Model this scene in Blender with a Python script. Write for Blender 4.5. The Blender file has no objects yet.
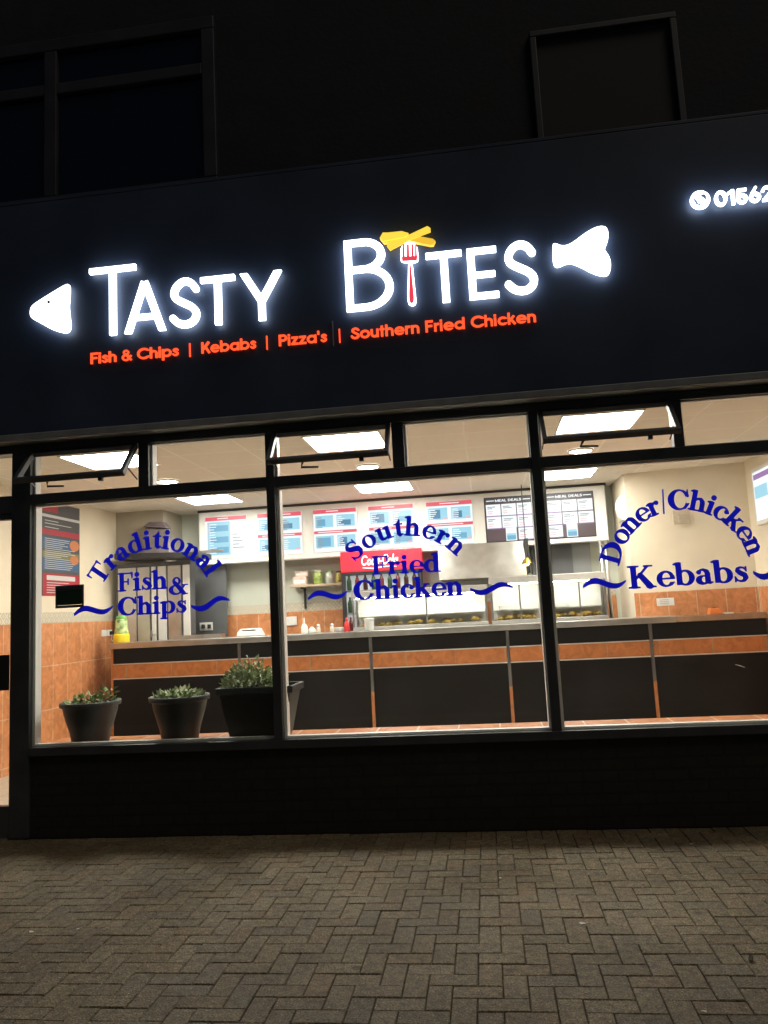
import bpy, bmesh, math, random
import numpy as np
from mathutils import Vector, Matrix
from mathutils.geometry import tessellate_polygon

random.seed(7)
S = bpy.context.scene
COL = S.collection

# ------------------------------------------------------------------ camera
F_PX, CAM_D, CAM_Z = 780.0, 5.549, 1.5
YAW, PITCH, ROLL = 0.12173, 0.12804, -0.05151
_r = Vector((math.cos(YAW), math.sin(YAW), 0))
_f = Vector((-math.sin(YAW)*math.cos(PITCH), math.cos(YAW)*math.cos(PITCH), math.sin(PITCH)))
_u = _r.cross(_f)
R2 = math.cos(ROLL)*_r + math.sin(ROLL)*_u
U2 = -math.sin(ROLL)*_r + math.cos(ROLL)*_u
cam = bpy.data.cameras.new('camera')
co = bpy.data.objects.new('camera', cam); COL.objects.link(co)
M = Matrix((R2, U2, -_f)).transposed().to_4x4(); M.translation = (0, -CAM_D, CAM_Z)
co.matrix_world = M
cam.sensor_fit = 'VERTICAL'; cam.sensor_height = 36; cam.lens = F_PX/1024*36
cam.clip_start = .05; cam.clip_end = 500
S.camera = co

# ------------------------------------------------------------------ world, night sky
W = bpy.data.worlds.new('World'); S.world = W; W.use_nodes = True
wt = W.node_tree; wt.nodes.clear()
sky = wt.nodes.new('ShaderNodeTexSky'); sky.sky_type = 'NISHITA'; sky.sun_disc = False
sky.sun_elevation = math.radians(54); sky.sun_rotation = math.radians(128)
bg = wt.nodes.new('ShaderNodeBackground'); bg.inputs['Strength'].default_value = .0050
wo = wt.nodes.new('ShaderNodeOutputWorld')
wt.links.new(sky.outputs[0], bg.inputs[0]); wt.links.new(bg.outputs[0], wo.inputs[0])
sun = bpy.data.lights.new('street_light', 'SUN'); sun.energy = .38; sun.angle = math.radians(25); sun.color = (1, .84, .60)  # sun lamp standing in for unseen warm street lighting
so = bpy.data.objects.new('street_light', sun); COL.objects.link(so)
so.rotation_euler = (math.radians(36), 0, math.radians(52))
S.view_settings.view_transform = 'Standard'; S.view_settings.look = 'None'
S.view_settings.exposure = 0; S.view_settings.gamma = 1
S.render.engine = 'CYCLES'
S.cycles.max_bounces = 10; S.cycles.transparent_max_bounces = 24
S.cycles.use_denoising = True
S.cycles.sample_clamp_indirect = 6
PANEL = 43.0          # ceiling panel strength

# ------------------------------------------------------------------ pixel -> point on a plane of the real place
def ray(px, py):
    return _f + (px-384)/F_PX*R2 - (py-512)/F_PX*U2
def at(px, py, y=0.0):
    v = ray(px, py); t = (y+CAM_D)/v.y
    return Vector((0, -CAM_D, CAM_Z)) + t*v
def atx(px, py, x):
    v = ray(px, py); t = x/v.x
    return Vector((0, -CAM_D, CAM_Z)) + t*v

# ------------------------------------------------------------------ materials
def mat(name, color=(.5,.5,.5), rough=.5, metal=0, emit=None, es=0, spec=.5, noise=0, nscale=8, bump=0, bscale=60, trans=0):
    m = bpy.data.materials.new(name); m.use_nodes = True
    nt = m.node_tree; b = nt.nodes['Principled BSDF']
    b.inputs['Base Color'].default_value = (*color, 1)
    b.inputs['Roughness'].default_value = rough
    b.inputs['Metallic'].default_value = metal
    b.inputs['Specular IOR Level'].default_value = spec
    tc = None
    if noise or bump:
        tc = nt.nodes.new('ShaderNodeTexCoord')
    if noise:
        n = nt.nodes.new('ShaderNodeTexNoise'); n.inputs['Scale'].default_value = nscale; n.inputs['Detail'].default_value = 6
        nt.links.new(tc.outputs['Object'], n.inputs['Vector'])
        r = nt.nodes.new('ShaderNodeValToRGB')
        r.color_ramp.elements[0].position = .3; r.color_ramp.elements[1].position = .7
        r.color_ramp.elements[0].color = (*[c*(1-noise) for c in color], 1)
        r.color_ramp.elements[1].color = (*[min(1, c*(1+noise)) for c in color], 1)
        nt.links.new(n.outputs['Fac'], r.inputs[0]); nt.links.new(r.outputs[0], b.inputs['Base Color'])
        mr = nt.nodes.new('ShaderNodeMapRange'); mr.inputs[3].default_value = max(0, rough-.08); mr.inputs[4].default_value = min(1, rough+.08)
        nt.links.new(n.outputs['Fac'], mr.inputs[0]); nt.links.new(mr.outputs[0], b.inputs['Roughness'])
    if bump:
        n2 = nt.nodes.new('ShaderNodeTexNoise'); n2.inputs['Scale'].default_value = bscale; n2.inputs['Detail'].default_value = 5
        nt.links.new(tc.outputs['Object'], n2.inputs['Vector'])
        bp = nt.nodes.new('ShaderNodeBump'); bp.inputs['Strength'].default_value = bump; bp.inputs['Distance'].default_value = .01
        nt.links.new(n2.outputs['Fac'], bp.inputs['Height']); nt.links.new(bp.outputs[0], b.inputs['Normal'])
    if emit:
        b.inputs['Emission Color'].default_value = (*emit, 1); b.inputs['Emission Strength'].default_value = es
    return m

def glass_mat(name, tint=(1,1,1), gloss=.06, haze=0.0):
    m = bpy.data.materials.new(name); m.use_nodes = True; nt = m.node_tree; nt.nodes.clear()
    o = nt.nodes.new('ShaderNodeOutputMaterial'); t = nt.nodes.new('ShaderNodeBsdfTransparent'); t.inputs[0].default_value = (*tint, 1)
    g = nt.nodes.new('ShaderNodeBsdfGlossy'); g.inputs['Roughness'].default_value = .02
    lw = nt.nodes.new('ShaderNodeLayerWeight'); pw = nt.nodes.new('ShaderNodeMath'); pw.operation = 'POWER'; pw.inputs[1].default_value = 5
    nt.links.new(lw.outputs['Facing'], pw.inputs[0]); fr = nt.nodes.new('ShaderNodeMapRange'); fr.inputs[3].default_value = .04; fr.inputs[4].default_value = 1
    nt.links.new(pw.outputs[0], fr.inputs[0])
    mx = nt.nodes.new('ShaderNodeMixShader')
    nt.links.new(fr.outputs[0], mx.inputs[0]); nt.links.new(t.outputs[0], mx.inputs[1]); nt.links.new(g.outputs[0], mx.inputs[2])
    last = mx
    if haze:
        d = nt.nodes.new('ShaderNodeBsdfTranslucent'); d.inputs[0].default_value = (.8,.8,.8,1)
        n = nt.nodes.new('ShaderNodeTexNoise'); n.inputs['Scale'].default_value = 3; n.inputs['Detail'].default_value = 8
        tc = nt.nodes.new('ShaderNodeTexCoord'); nt.links.new(tc.outputs['Object'], n.inputs['Vector'])
        mr = nt.nodes.new('ShaderNodeMapRange'); mr.inputs[1].default_value = .4; mr.inputs[2].default_value = .8
        mr.inputs[3].default_value = haze*.3; mr.inputs[4].default_value = haze
        nt.links.new(n.outputs['Fac'], mr.inputs[0])
        m2 = nt.nodes.new('ShaderNodeMixShader')
        nt.links.new(mr.outputs[0], m2.inputs[0]); nt.links.new(mx.outputs[0], m2.inputs[1]); nt.links.new(d.outputs[0], m2.inputs[2])
        last = m2
    nt.links.new(last.outputs[0], o.inputs[0])
    return m

def tile_mat(name, c1, c2, mortar, w, h, axes, rough=.25, msize=.006, off=(0, 0), mott=1, offset=0.0):
    """rectangular tiles w x h laid on two object axes ('xz', 'yz' or 'xy')"""
    m = bpy.data.materials.new(name); m.use_nodes = True; nt = m.node_tree; b = nt.nodes['Principled BSDF']
    tc = nt.nodes.new('ShaderNodeTexCoord'); sp = nt.nodes.new('ShaderNodeSeparateXYZ'); cb = nt.nodes.new('ShaderNodeCombineXYZ')
    nt.links.new(tc.outputs['Object'], sp.inputs[0])
    for k, ax in enumerate(axes):
        ad = nt.nodes.new('ShaderNodeMath'); ad.operation = 'ADD'; ad.inputs[1].default_value = 40*(w if k == 0 else h)-off[k]
        nt.links.new(sp.outputs['XYZ'.index(ax.upper())], ad.inputs[0]); nt.links.new(ad.outputs[0], cb.inputs[k])
    br = nt.nodes.new('ShaderNodeTexBrick'); br.offset = offset; br.squash = 1
    br.inputs['Scale'].default_value = 1; br.inputs['Brick Width'].default_value = w; br.inputs['Row Height'].default_value = h
    br.inputs['Mortar Size'].default_value = msize; br.inputs['Mortar Smooth'].default_value = .15
    br.inputs['Color1'].default_value = (*c1, 1); br.inputs['Color2'].default_value = (*c2, 1); br.inputs['Mortar'].default_value = (*mortar, 1)
    nt.links.new(cb.outputs[0], br.inputs['Vector'])
    n = nt.nodes.new('ShaderNodeTexNoise'); n.inputs['Scale'].default_value = 9; n.inputs['Detail'].default_value = 8; n.inputs['Distortion'].default_value = 1.2
    nt.links.new(tc.outputs['Object'], n.inputs['Vector'])
    rp = nt.nodes.new('ShaderNodeMapRange'); rp.inputs[1].default_value = .3; rp.inputs[2].default_value = .7
    rp.inputs[3].default_value = 1-.26*mott; rp.inputs[4].default_value = 1+.18*mott
    nt.links.new(n.outputs['Fac'], rp.inputs[0])
    mx = nt.nodes.new('ShaderNodeMix'); mx.data_type = 'RGBA'; mx.blend_type = 'MULTIPLY'; mx.inputs[0].default_value = 1
    nt.links.new(br.outputs['Color'], mx.inputs[6]); nt.links.new(rp.outputs[0], mx.inputs[7])
    nt.links.new(mx.outputs[2], b.inputs['Base Color'])
    bp = nt.nodes.new('ShaderNodeBump'); bp.inputs['Strength'].default_value = .35; bp.inputs['Distance'].default_value = .004; bp.invert = True
    nt.links.new(br.outputs['Fac'], bp.inputs['Height']); nt.links.new(bp.outputs[0], b.inputs['Normal'])
    b.inputs['Roughness'].default_value = rough
    return m

MT = {}
MT['cream'] = mat('cream_paint', (.74,.655,.51), .7, noise=.05, nscale=3, bump=.1)
MT['sage'] = mat('grey_green_paint', (.56,.585,.50), .7, noise=.05, nscale=3, bump=.1)
MT['greybeige'] = mat('grey_beige_paint', (.42,.38,.30), .7, noise=.10, nscale=2, bump=.1)
MT['alu'] = mat('dark_grey_aluminium', (.045,.050,.058), .42, noise=.25, nscale=5)
MT['alu_in'] = mat('lit_tone_inner_bead', (.82,.82,.79), .4)  # inner aluminium of the frame, room light on it put into the white
MT['fascia'] = mat('navy_black_fascia', (.042,.060,.108), .5, noise=.25, nscale=1.5, spec=.35)
MT['lip'] = mat('grey_trim', (.26,.28,.30), .45, noise=.2, nscale=6)
MT['brown'] = mat('dark_brick_wall', (.017,.021,.033), .85, noise=.3, nscale=3, bump=.3, bscale=30)
MT['upvc'] = mat('dull_window_frame', (.036,.040,.055), .5, noise=.2, nscale=4)
MT['nightglass'] = mat('dark_upper_glass', (.010,.014,.026), .08)
MT['blindcloth'] = mat('closed_blind', (.034,.033,.038), .8, noise=.2, nscale=4)
MT['glass'] = glass_mat('shop_glass', (.97,.985,.975), haze=.005)
MT['steel'] = mat('brushed_steel', (.55,.55,.53), .32, 1, noise=.12, nscale=6)
MT['steel_light'] = mat('satin_steel', (.62,.61,.58), .45, .8, noise=.1, nscale=5)
MT['steel_dark_refl'] = mat('steel_dark_reflection', (.16,.16,.16), .35, .8, noise=.2, nscale=8)  # dark reflection on the counter posts put into the steel colour
MT['black'] = mat('black_gloss_panel', (.008,.007,.0065), .38, spec=.10)
MT['blackplastic'] = mat('black_plastic', (.018,.019,.02), .45)
MT['darkgrey'] = mat('dark_grey_sheet', (.10,.105,.11), .5, noise=.15, nscale=4)
MT['white'] = mat('white_plastic', (.78,.77,.73), .4)
MT['casing'] = mat('white_casing', (.70,.69,.66), .5, noise=.04, nscale=3)
MT['pot'] = mat('black_green_pot', (.014,.017,.016), .5, noise=.25, nscale=20)
MT['soil'] = mat('potting_soil', (.04,.025,.015), .95, noise=.5, nscale=40, bump=.6)
MT['red'] = mat('red_plastic', (.6,.03,.03), .4)
MT['yellow'] = mat('yellow_plastic', (.85,.62,.02), .4)
MT['green'] = mat('green_plastic', (.16,.5,.10), .4)
MT['wood'] = mat('pale_shelf_board', (.50,.40,.28), .5, noise=.15, nscale=10)
MT['pastry'] = mat('golden_fried_food', (.62,.42,.10), .7, noise=.4, nscale=30, bump=.5)
MT['panel_light'] = mat('light_diffuser', (.9,.9,.9), .5, emit=(1,.95,.865), es=PANEL)
MT['downlight'] = mat('downlight_lens', (.9,.9,.9), .5, emit=(1,.96,.88), es=PANEL*1.2)
MT['sign_white'] = mat('lit_white_acrylic', (.9,.9,.9), .4, emit=(.84,.93,1.0), es=4.6)
MT['sign_red'] = mat('lit_red_acrylic', (.9,.1,.05), .4, emit=(1,.085,.022), es=1.5)
MT['sign_yellow'] = mat('lit_yellow_acrylic', (.9,.6,.1), .4, emit=(1,.72,.07), es=1.0)
MT['sign_gold'] = mat('lit_deep_yellow_acrylic', (.9,.5,.1), .4, emit=(.95,.58,.04), es=.9)
MT['sign_pink'] = mat('lit_fork_red_acrylic', (.9,.1,.15), .4, emit=(.85,.055,.085), es=.95)
MT['card'] = mat('paper_card', (.75,.74,.70), .7)

# blue vinyl: lets some of the shop light through
m = bpy.data.materials.new('blue_vinyl'); m.use_nodes = True; nt = m.node_tree; nt.nodes.clear()
o_ = nt.nodes.new('ShaderNodeOutputMaterial'); a_ = nt.nodes.new('ShaderNodeBsdfDiffuse'); b_ = nt.nodes.new('ShaderNodeBsdfTranslucent'); c_ = nt.nodes.new('ShaderNodeMixShader')
a_.inputs[0].default_value = (.02,.028,.34,1); b_.inputs[0].default_value = (.05,.065,.72,1); c_.inputs[0].default_value = .7
nt.links.new(a_.outputs[0], c_.inputs[1]); nt.links.new(b_.outputs[0], c_.inputs[2]); nt.links.new(c_.outputs[0], o_.inputs[0])
MT['vinyl'] = m

OR1, OR2, MORT = (.62,.26,.11), (.55,.22,.09), (.66,.42,.25)
MT['tile_yz'] = tile_mat('terracotta_tile_side', OR1, OR2, MORT, .325, .50, 'yz', off=(2.93, .08))
MT['tile_xz'] = tile_mat('terracotta_tile_back', OR1, OR2, MORT, .325, .50, 'xz', off=(1.92, .08))
MT['tile_sill'] = tile_mat('terracotta_tile_sill', (.56,.21,.08), (.50,.18,.065), (.66,.50,.36), .30, .60, 'xy', off=(.05, -.02))
MT['tile_band'] = tile_mat('terracotta_band', (.42,.145,.045), (.38,.13,.04), (.30,.20,.12), .6, 1.0, 'xz', off=(.2, .5))
MT['floor'] = tile_mat('pale_floor_tile', (.52,.46,.36), (.48,.42,.33), (.35,.30,.24), .35, .35, 'xy', rough=.35, mott=.3)
MT['ceil'] = tile_mat('ceiling_tile', (.76,.70,.60), (.74,.68,.58), (.84,.80,.71), .69, .69, 'xy', rough=.9, msize=.012, off=(-.08, .16), mott=.12)
MT['brick'] = tile_mat('dark_riser_brick', (.020,.017,.015), (.015,.013,.0115), (.012,.010,.009), .23, .075, 'xz', rough=.8, msize=.01, offset=.5)

# patterned border tile: a lattice of small diamonds
def border_mat(name, axis):
    m = bpy.data.materials.new(name); m.use_nodes = True; nt = m.node_tree; b = nt.nodes['Principled BSDF']
    tc = nt.nodes.new('ShaderNodeTexCoord'); sp = nt.nodes.new('ShaderNodeSeparateXYZ'); nt.links.new(tc.outputs['Object'], sp.inputs[0])
    def mth(op, a, bb=None):
        n = nt.nodes.new('ShaderNodeMath'); n.operation = op
        for i, v in enumerate((a, bb)):
            if v is None: continue
            if isinstance(v, (int, float)): n.inputs[i].default_value = v
            else: nt.links.new(v, n.inputs[i])
        return n.outputs[0]
    u = mth('MULTIPLY', sp.outputs['XYZ'.index(axis)], 9.0); v = mth('MULTIPLY', sp.outputs[2], 9.0)
    a1 = mth('ABSOLUTE', mth('SUBTRACT', mth('FRACT', mth('ADD', u, v)), .5))
    a2 = mth('ABSOLUTE', mth('SUBTRACT', mth('FRACT', mth('ADD', mth('SUBTRACT', u, v), 40)), .5))
    d = mth('MAXIMUM', a1, a2)
    r = nt.nodes.new('ShaderNodeValToRGB'); nt.links.new(d, r.inputs[0])
    r.color_ramp.elements[0].position = .22; r.color_ramp.elements[0].color = (.62,.55,.43,1)
    r.color_ramp.elements[1].position = .30; r.color_ramp.elements[1].color = (.27,.27,.21,1)
    e = r.color_ramp.elements.new(.42); e.color = (.66,.60,.48,1)
    nt.links.new(r.outputs[0], b.inputs['Base Color']); b.inputs['Roughness'].default_value = .3
    return m
MT['border_y'] = border_mat('border_tile_side', 'Y')
MT['border_x'] = border_mat('border_tile_back', 'X')

# paving blocks: colour per block comes from a mesh attribute, worn and gritty
m = bpy.data.materials.new('block_paving'); m.use_nodes = True; nt = m.node_tree; b = nt.nodes['Principled BSDF']
at_ = nt.nodes.new('ShaderNodeAttribute'); at_.attribute_name = 'tone'
tc = nt.nodes.new('ShaderNodeTexCoord')
n1 = nt.nodes.new('ShaderNodeTexNoise'); n1.inputs['Scale'].default_value = 120; n1.inputs['Detail'].default_value = 3
n2 = nt.nodes.new('ShaderNodeTexNoise'); n2.inputs['Scale'].default_value = 1.6; n2.inputs['Detail'].default_value = 7
n3 = nt.nodes.new('ShaderNodeTexNoise'); n3.inputs['Scale'].default_value = 28; n3.inputs['Detail'].default_value = 6
for n in (n1, n2, n3): nt.links.new(tc.outputs['Object'], n.inputs['Vector'])
def rng(n, a, b2, lo=.3, hi=.7):
    r = nt.nodes.new('ShaderNodeMapRange'); r.inputs[1].default_value = lo; r.inputs[2].default_value = hi
    r.inputs[3].default_value = a; r.inputs[4].default_value = b2; nt.links.new(n.outputs['Fac'], r.inputs[0]); return r.outputs[0]
def mul(a, bb):
    x = nt.nodes.new('ShaderNodeMix'); x.data_type = 'RGBA'; x.blend_type = 'MULTIPLY'; x.inputs[0].default_value = 1
    nt.links.new(a, x.inputs[6]); nt.links.new(bb, x.inputs[7]); return x.outputs[2]
c = mul(mul(mul(at_.outputs['Color'], rng(n1, .38, 1.75)), rng(n2, .75, 1.25)), rng(n3, .62, 1.40))
# pale worn grit flecks
vo = nt.nodes.new('ShaderNodeTexVoronoi'); vo.inputs['Scale'].default_value = 42; nt.links.new(tc.outputs['Object'], vo.inputs['Vector'])
fl = nt.nodes.new('ShaderNodeMapRange'); fl.inputs[1].default_value = .11; fl.inputs[2].default_value = .19; fl.inputs[3].default_value = .9; fl.inputs[4].default_value = 0
nt.links.new(vo.outputs['Distance'], fl.inputs[0])
n4 = nt.nodes.new('ShaderNodeTexNoise'); n4.inputs['Scale'].default_value = 6; nt.links.new(tc.outputs['Object'], n4.inputs['Vector'])
fm = nt.nodes.new('ShaderNodeMath'); fm.operation = 'MULTIPLY'; nt.links.new(fl.outputs[0], fm.inputs[0]); nt.links.new(rng(n4, 0.05, 1, .48, .64), fm.inputs[1])
fx = nt.nodes.new('ShaderNodeMix'); fx.data_type = 'RGBA'; nt.links.new(fm.outputs[0], fx.inputs[0]); nt.links.new(c, fx.inputs[6]); fx.inputs[7].default_value = (.40,.35,.27,1)
# sparkling sand grains in the block faces
v3 = nt.nodes.new('ShaderNodeTexVoronoi'); v3.inputs['Scale'].default_value = 130; nt.links.new(tc.outputs['Object'], v3.inputs['Vector'])
g3 = nt.nodes.new('ShaderNodeMapRange'); g3.inputs[1].default_value = .16; g3.inputs[2].default_value = .30; g3.inputs[3].default_value = 2.3; g3.inputs[4].default_value = .93; nt.links.new(v3.outputs['Distance'], g3.inputs[0])
# trodden gum and oil: scattered round dark spots, and broad damp staining
v2 = nt.nodes.new('ShaderNodeTexVoronoi'); v2.inputs['Scale'].default_value = 3.2; v2.inputs['Randomness'].default_value = 1; nt.links.new(tc.outputs['Object'], v2.inputs['Vector'])
gs = nt.nodes.new('ShaderNodeMapRange'); gs.inputs[1].default_value = .05; gs.inputs[2].default_value = .09; gs.inputs[3].default_value = .5; gs.inputs[4].default_value = 1; nt.links.new(v2.outputs['Distance'], gs.inputs[0])
n5 = nt.nodes.new('ShaderNodeTexNoise'); n5.inputs['Scale'].default_value = .55; n5.inputs['Detail'].default_value = 5; n5.inputs['Distortion'].default_value = .8; nt.links.new(tc.outputs['Object'], n5.inputs['Vector'])
nt.links.new(mul(mul(mul(fx.outputs[2], g3.outputs[0]), gs.outputs[0]), rng(n5, .78, 1.18, .35, .65)), b.inputs['Base Color'])
b.inputs['Roughness'].default_value = .72; b.inputs['Specular IOR Level'].default_value = .35
bp = nt.nodes.new('ShaderNodeBump'); bp.inputs['Strength'].default_value = .7; bp.inputs['Distance'].default_value = .004
nt.links.new(n1.outputs['Fac'], bp.inputs['Height'])
bp2 = nt.nodes.new('ShaderNodeBump'); bp2.inputs['Strength'].default_value = .5; bp2.inputs['Distance'].default_value = .006
nt.links.new(n3.outputs['Fac'], bp2.inputs['Height']); nt.links.new(bp.outputs[0], bp2.inputs['Normal']); nt.links.new(bp2.outputs[0], b.inputs['Normal'])
MT['paver'] = m
MT['joint'] = mat('joint_sand', (.055,.044,.031), .95, noise=.4, nscale=60, bump=.5)

def leaf_mat(name, a, bb):
    m = bpy.data.materials.new(name); m.use_nodes = True; nt = m.node_tree; b = nt.nodes['Principled BSDF']
    g = nt.nodes.new('ShaderNodeNewGeometry'); r = nt.nodes.new('ShaderNodeValToRGB')
    r.color_ramp.elements[0].color = (*a, 1); r.color_ramp.elements[1].color = (*bb, 1)
    nt.links.new(g.outputs['Random Per Island'], r.inputs[0]); nt.links.new(r.outputs[0], b.inputs['Base Color'])
    b.inputs['Roughness'].default_value = .55
    return m
MT['leaf'] = leaf_mat('leaf_green', (.09,.18,.04), (.26,.36,.12))
MT['leaf_grey'] = leaf_mat('leaf_grey_green', (.17,.25,.10), (.46,.52,.30))
MT['petal'] = leaf_mat('petal_orange', (.45,.12,.02), (.6,.3,.08))

# ------------------------------------------------------------------ mesh builder
class MB:
    def __init__(s): s.v, s.f, s.a = [], [], []
    def add(s, vs, fs):
        o = len(s.v); s.v += [tuple(x) for x in vs]; s.f += [tuple(i+o for i in f) for f in fs]; return s
    def box(s, x0, x1, y0, y1, z0, z1):
        if x1 < x0: x0, x1 = x1, x0
        if y1 < y0: y0, y1 = y1, y0
        if z1 < z0: z0, z1 = z1, z0
        return s.add([(x0,y0,z0),(x1,y0,z0),(x1,y1,z0),(x0,y1,z0),(x0,y0,z1),(x1,y0,z1),(x1,y1,z1),(x0,y1,z1)],
              [(0,3,2,1),(4,5,6,7),(0,1,5,4),(1,2,6,5),(2,3,7,6),(3,0,4,7)])
    def hexa(s, p):   # 8 points: bottom 4 counter-clockwise, top 4
        return s.add(p, [(0,3,2,1),(4,5,6,7),(0,1,5,4),(1,2,6,5),(2,3,7,6),(3,0,4,7)])
    def lathe(s, prof, c, n=28, cap=True):
        vs, fs = [], []
        for r, z in prof:
            for k in range(n):
                a = 2*math.pi*k/n; vs.append((c[0]+r*math.cos(a), c[1]+r*math.sin(a), c[2]+z))
        for i in range(len(prof)-1):
            for k in range(n):
                k2 = (k+1) % n; fs.append((i*n+k, i*n+k2, (i+1)*n+k2, (i+1)*n+k))
        if cap:
            fs.append(tuple(range(n-1, -1, -1))); fs.append(tuple((len(prof)-1)*n+k for k in range(n)))
        return s.add(vs, fs)
    def tube(s, pts, r, n=8):
        pts = [Vector(p) for p in pts]; vs, fs = [], []
        rs = r if isinstance(r, (list, tuple)) else [r]*len(pts)
        for i, p in enumerate(pts):
            d = (pts[min(i+1, len(pts)-1)]-pts[max(i-1, 0)]).normalized()
            x = d.orthogonal().normalized() if abs(d.z) > .9 else d.cross(Vector((0,0,1))).normalized(); y = d.cross(x)
            for k in range(n):
                a = 2*math.pi*k/n; vs.append(p+rs[i]*(math.cos(a)*x+math.sin(a)*y))
        for i in range(len(pts)-1):
            for k in range(n):
                k2 = (k+1) % n; fs.append((i*n+k, i*n+k2, (i+1)*n+k2, (i+1)*n+k))
        fs.append(tuple(range(n-1, -1, -1))); fs.append(tuple((len(pts)-1)*n+k for k in range(n)))
        return s.add(vs, fs)
    def prism(s, loops, fn, y0, y1):
        """2D loops (with holes) extruded from depth y0 (front) to y1; fn maps (u,v) to (x,z)"""
        def area(l): return sum(a[0]*b[1]-b[0]*a[1] for a, b in zip(l, l[1:]+l[:1]))/2
        def inside(p, l):
            c = False
            for a, b in zip(l, l[1:]+l[:1]):
                if (a[1] > p[1]) != (b[1] > p[1]) and p[0] < (b[0]-a[0])*(p[1]-a[1])/(b[1]-a[1])+a[0]: c = not c
            return c
        if len(loops) > 1:      # every separate outline with its own holes
            big = max(loops, key=lambda l: abs(area(l))); sg = area(big) > 0
            outs = [l for l in loops if (area(l) > 0) == sg]; holes = [l for l in loops if (area(l) > 0) != sg]
            if len(outs) > 1:
                for o in outs: s.prism([o]+[h for h in holes if inside(h[0], o)], fn, y0, y1)
                return s
        loops = [[fn(*p) for p in l] for l in loops]
        tri = tessellate_polygon([[Vector((p[0], p[1], 0)) for p in l] for l in loops])
        flat = [p for l in loops for p in l]; n = len(flat)
        vs = [(p[0], y0, p[1]) for p in flat]+[(p[0], y1, p[1]) for p in flat]; fs = []
        for t in tri:
            a, b, c = (Vector(flat[i]) for i in t)
            ar = (b-a).x*(c-a).y-(b-a).y*(c-a).x
            if abs(ar) < 1e-14: continue
            t = tuple(t) if ar > 0 else tuple(reversed(t))
            fs.append(t); fs.append(tuple(i+n for i in reversed(t)))
        o = 0
        for l in loops:
            k = len(l)
            for i in range(k):
                j = (i+1) % k; fs.append((o+i, o+i+n, o+j+n, o+j))
            o += k
        return s.add(vs, fs)
    def build(s, name, material, parent=None, bevel=0, smooth=False, seg=2):
        me = bpy.data.meshes.new(name); me.from_pydata(s.v, [], s.f); me.update()
        bm = bmesh.new(); bm.from_mesh(me); bmesh.ops.recalc_face_normals(bm, faces=bm.faces); bm.to_mesh(me); bm.free()
        if smooth:
            for p in me.polygons: p.use_smooth = True
        me.materials.append(MT[material] if isinstance(material, str) else material)
        o = bpy.data.objects.new(name, me); COL.objects.link(o)
        if parent is not None:
            o.parent = parent; o.matrix_parent_inverse = Matrix.Translation(-wloc(parent))
        if bevel:
            b = o.modifiers.new('bevel', 'BEVEL'); b.width = bevel; b.segments = seg; b.limit_method = 'ANGLE'; b.angle_limit = math.radians(40)
            b.harden_normals = False
        return o
def wloc(o):
    v = Vector((0,0,0))
    if o.parent is None: return o.location.copy()
    return v if o.type == 'MESH' else o.location.copy()
def thing(name, label, cat, loc=(0,0,0), group=None):
    o = bpy.data.objects.new(name, None); COL.objects.link(o); o.location = loc; o.empty_display_size = .1
    o['label'] = label; o['category'] = cat
    if group: o['group'] = group
    return o
def tag(o, label, cat, group=None):
    o['label'] = label; o['category'] = cat
    if group: o['group'] = group
    return o
def struct(o): o['kind'] = 'structure'; return o
def copy_tree(o, parent=None):
    c = o.copy(); COL.objects.link(c)
    if parent is not None: c.parent = parent; c.matrix_parent_inverse = o.matrix_parent_inverse.copy()
    for ch in [x for x in S.objects if x.parent == o]: copy_tree(ch, c)
    return c

# ------------------------------------------------------------------ letters: implicit shapes traced to outlines
GX0, GX1, GY0, GY1 = -.12, 1.12, -.30, .92
class Fd:   # field maths on a grid; inside is negative
    def __init__(s, h=.0125):
        s.h = h
        xs = np.arange(GX0, GX1+h, h); ys = np.arange(GY0, GY1+h, h); s.X, s.Y = np.meshgrid(xs, ys); s.xs, s.ys = xs, ys
    def box(s, x0, y0, x1, y1):
        x0, x1 = min(x0,x1), max(x0,x1); y0, y1 = min(y0,y1), max(y0,y1)
        qx = np.abs(s.X-(x0+x1)/2)-(x1-x0)/2; qy = np.abs(s.Y-(y0+y1)/2)-(y1-y0)/2
        return np.hypot(np.maximum(qx,0), np.maximum(qy,0))+np.minimum(np.maximum(qx,qy),0)
    def ell(s, cx, cy, a, b=None):
        b = b or a; return (np.sqrt(((s.X-cx)/a)**2+((s.Y-cy)/b)**2)-1)*min(a,b)
    def cap(s, pts, rs):
        if not isinstance(rs, (list,tuple)): rs = [rs]*len(pts)
        d = np.full(s.X.shape, 9.)
        for (p, q, r0, r1) in zip(pts, pts[1:], rs, rs[1:]):
            vx, vy = q[0]-p[0], q[1]-p[1]; t = np.clip(((s.X-p[0])*vx+(s.Y-p[1])*vy)/(vx*vx+vy*vy+1e-12), 0, 1)
            d = np.minimum(d, np.hypot(s.X-p[0]-t*vx, s.Y-p[1]-t*vy)-(r0+t*(r1-r0)))
        return d
    def seg(s, p, q, w):      # straight bar with flat ends
        vx, vy = q[0]-p[0], q[1]-p[1]; L = math.hypot(vx, vy); vx /= L; vy /= L
        a = (s.X-p[0])*vx+(s.Y-p[1])*vy; b = -(s.X-p[0])*vy+(s.Y-p[1])*vx
        return np.maximum(np.abs(a-L/2)-L/2, np.abs(b)-w/2)
    def ring(s, cx, cy, r, w, a=1, b=1):
        return np.abs(np.sqrt(((s.X-cx)/a)**2+((s.Y-cy)/b)**2)-r)*min(a,b)-w/2
U = lambda *a: np.minimum.reduce(a)
I = lambda *a: np.maximum.reduce(a)
D = lambda a, b: np.maximum(a, -b)
def SU(k, *a):
    d = a[0]
    for b in a[1:]:
        h = np.clip(.5+.5*(b-d)/k, 0, 1); d = b*(1-h)+d*h-k*h*(1-h)
    return d
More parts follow.
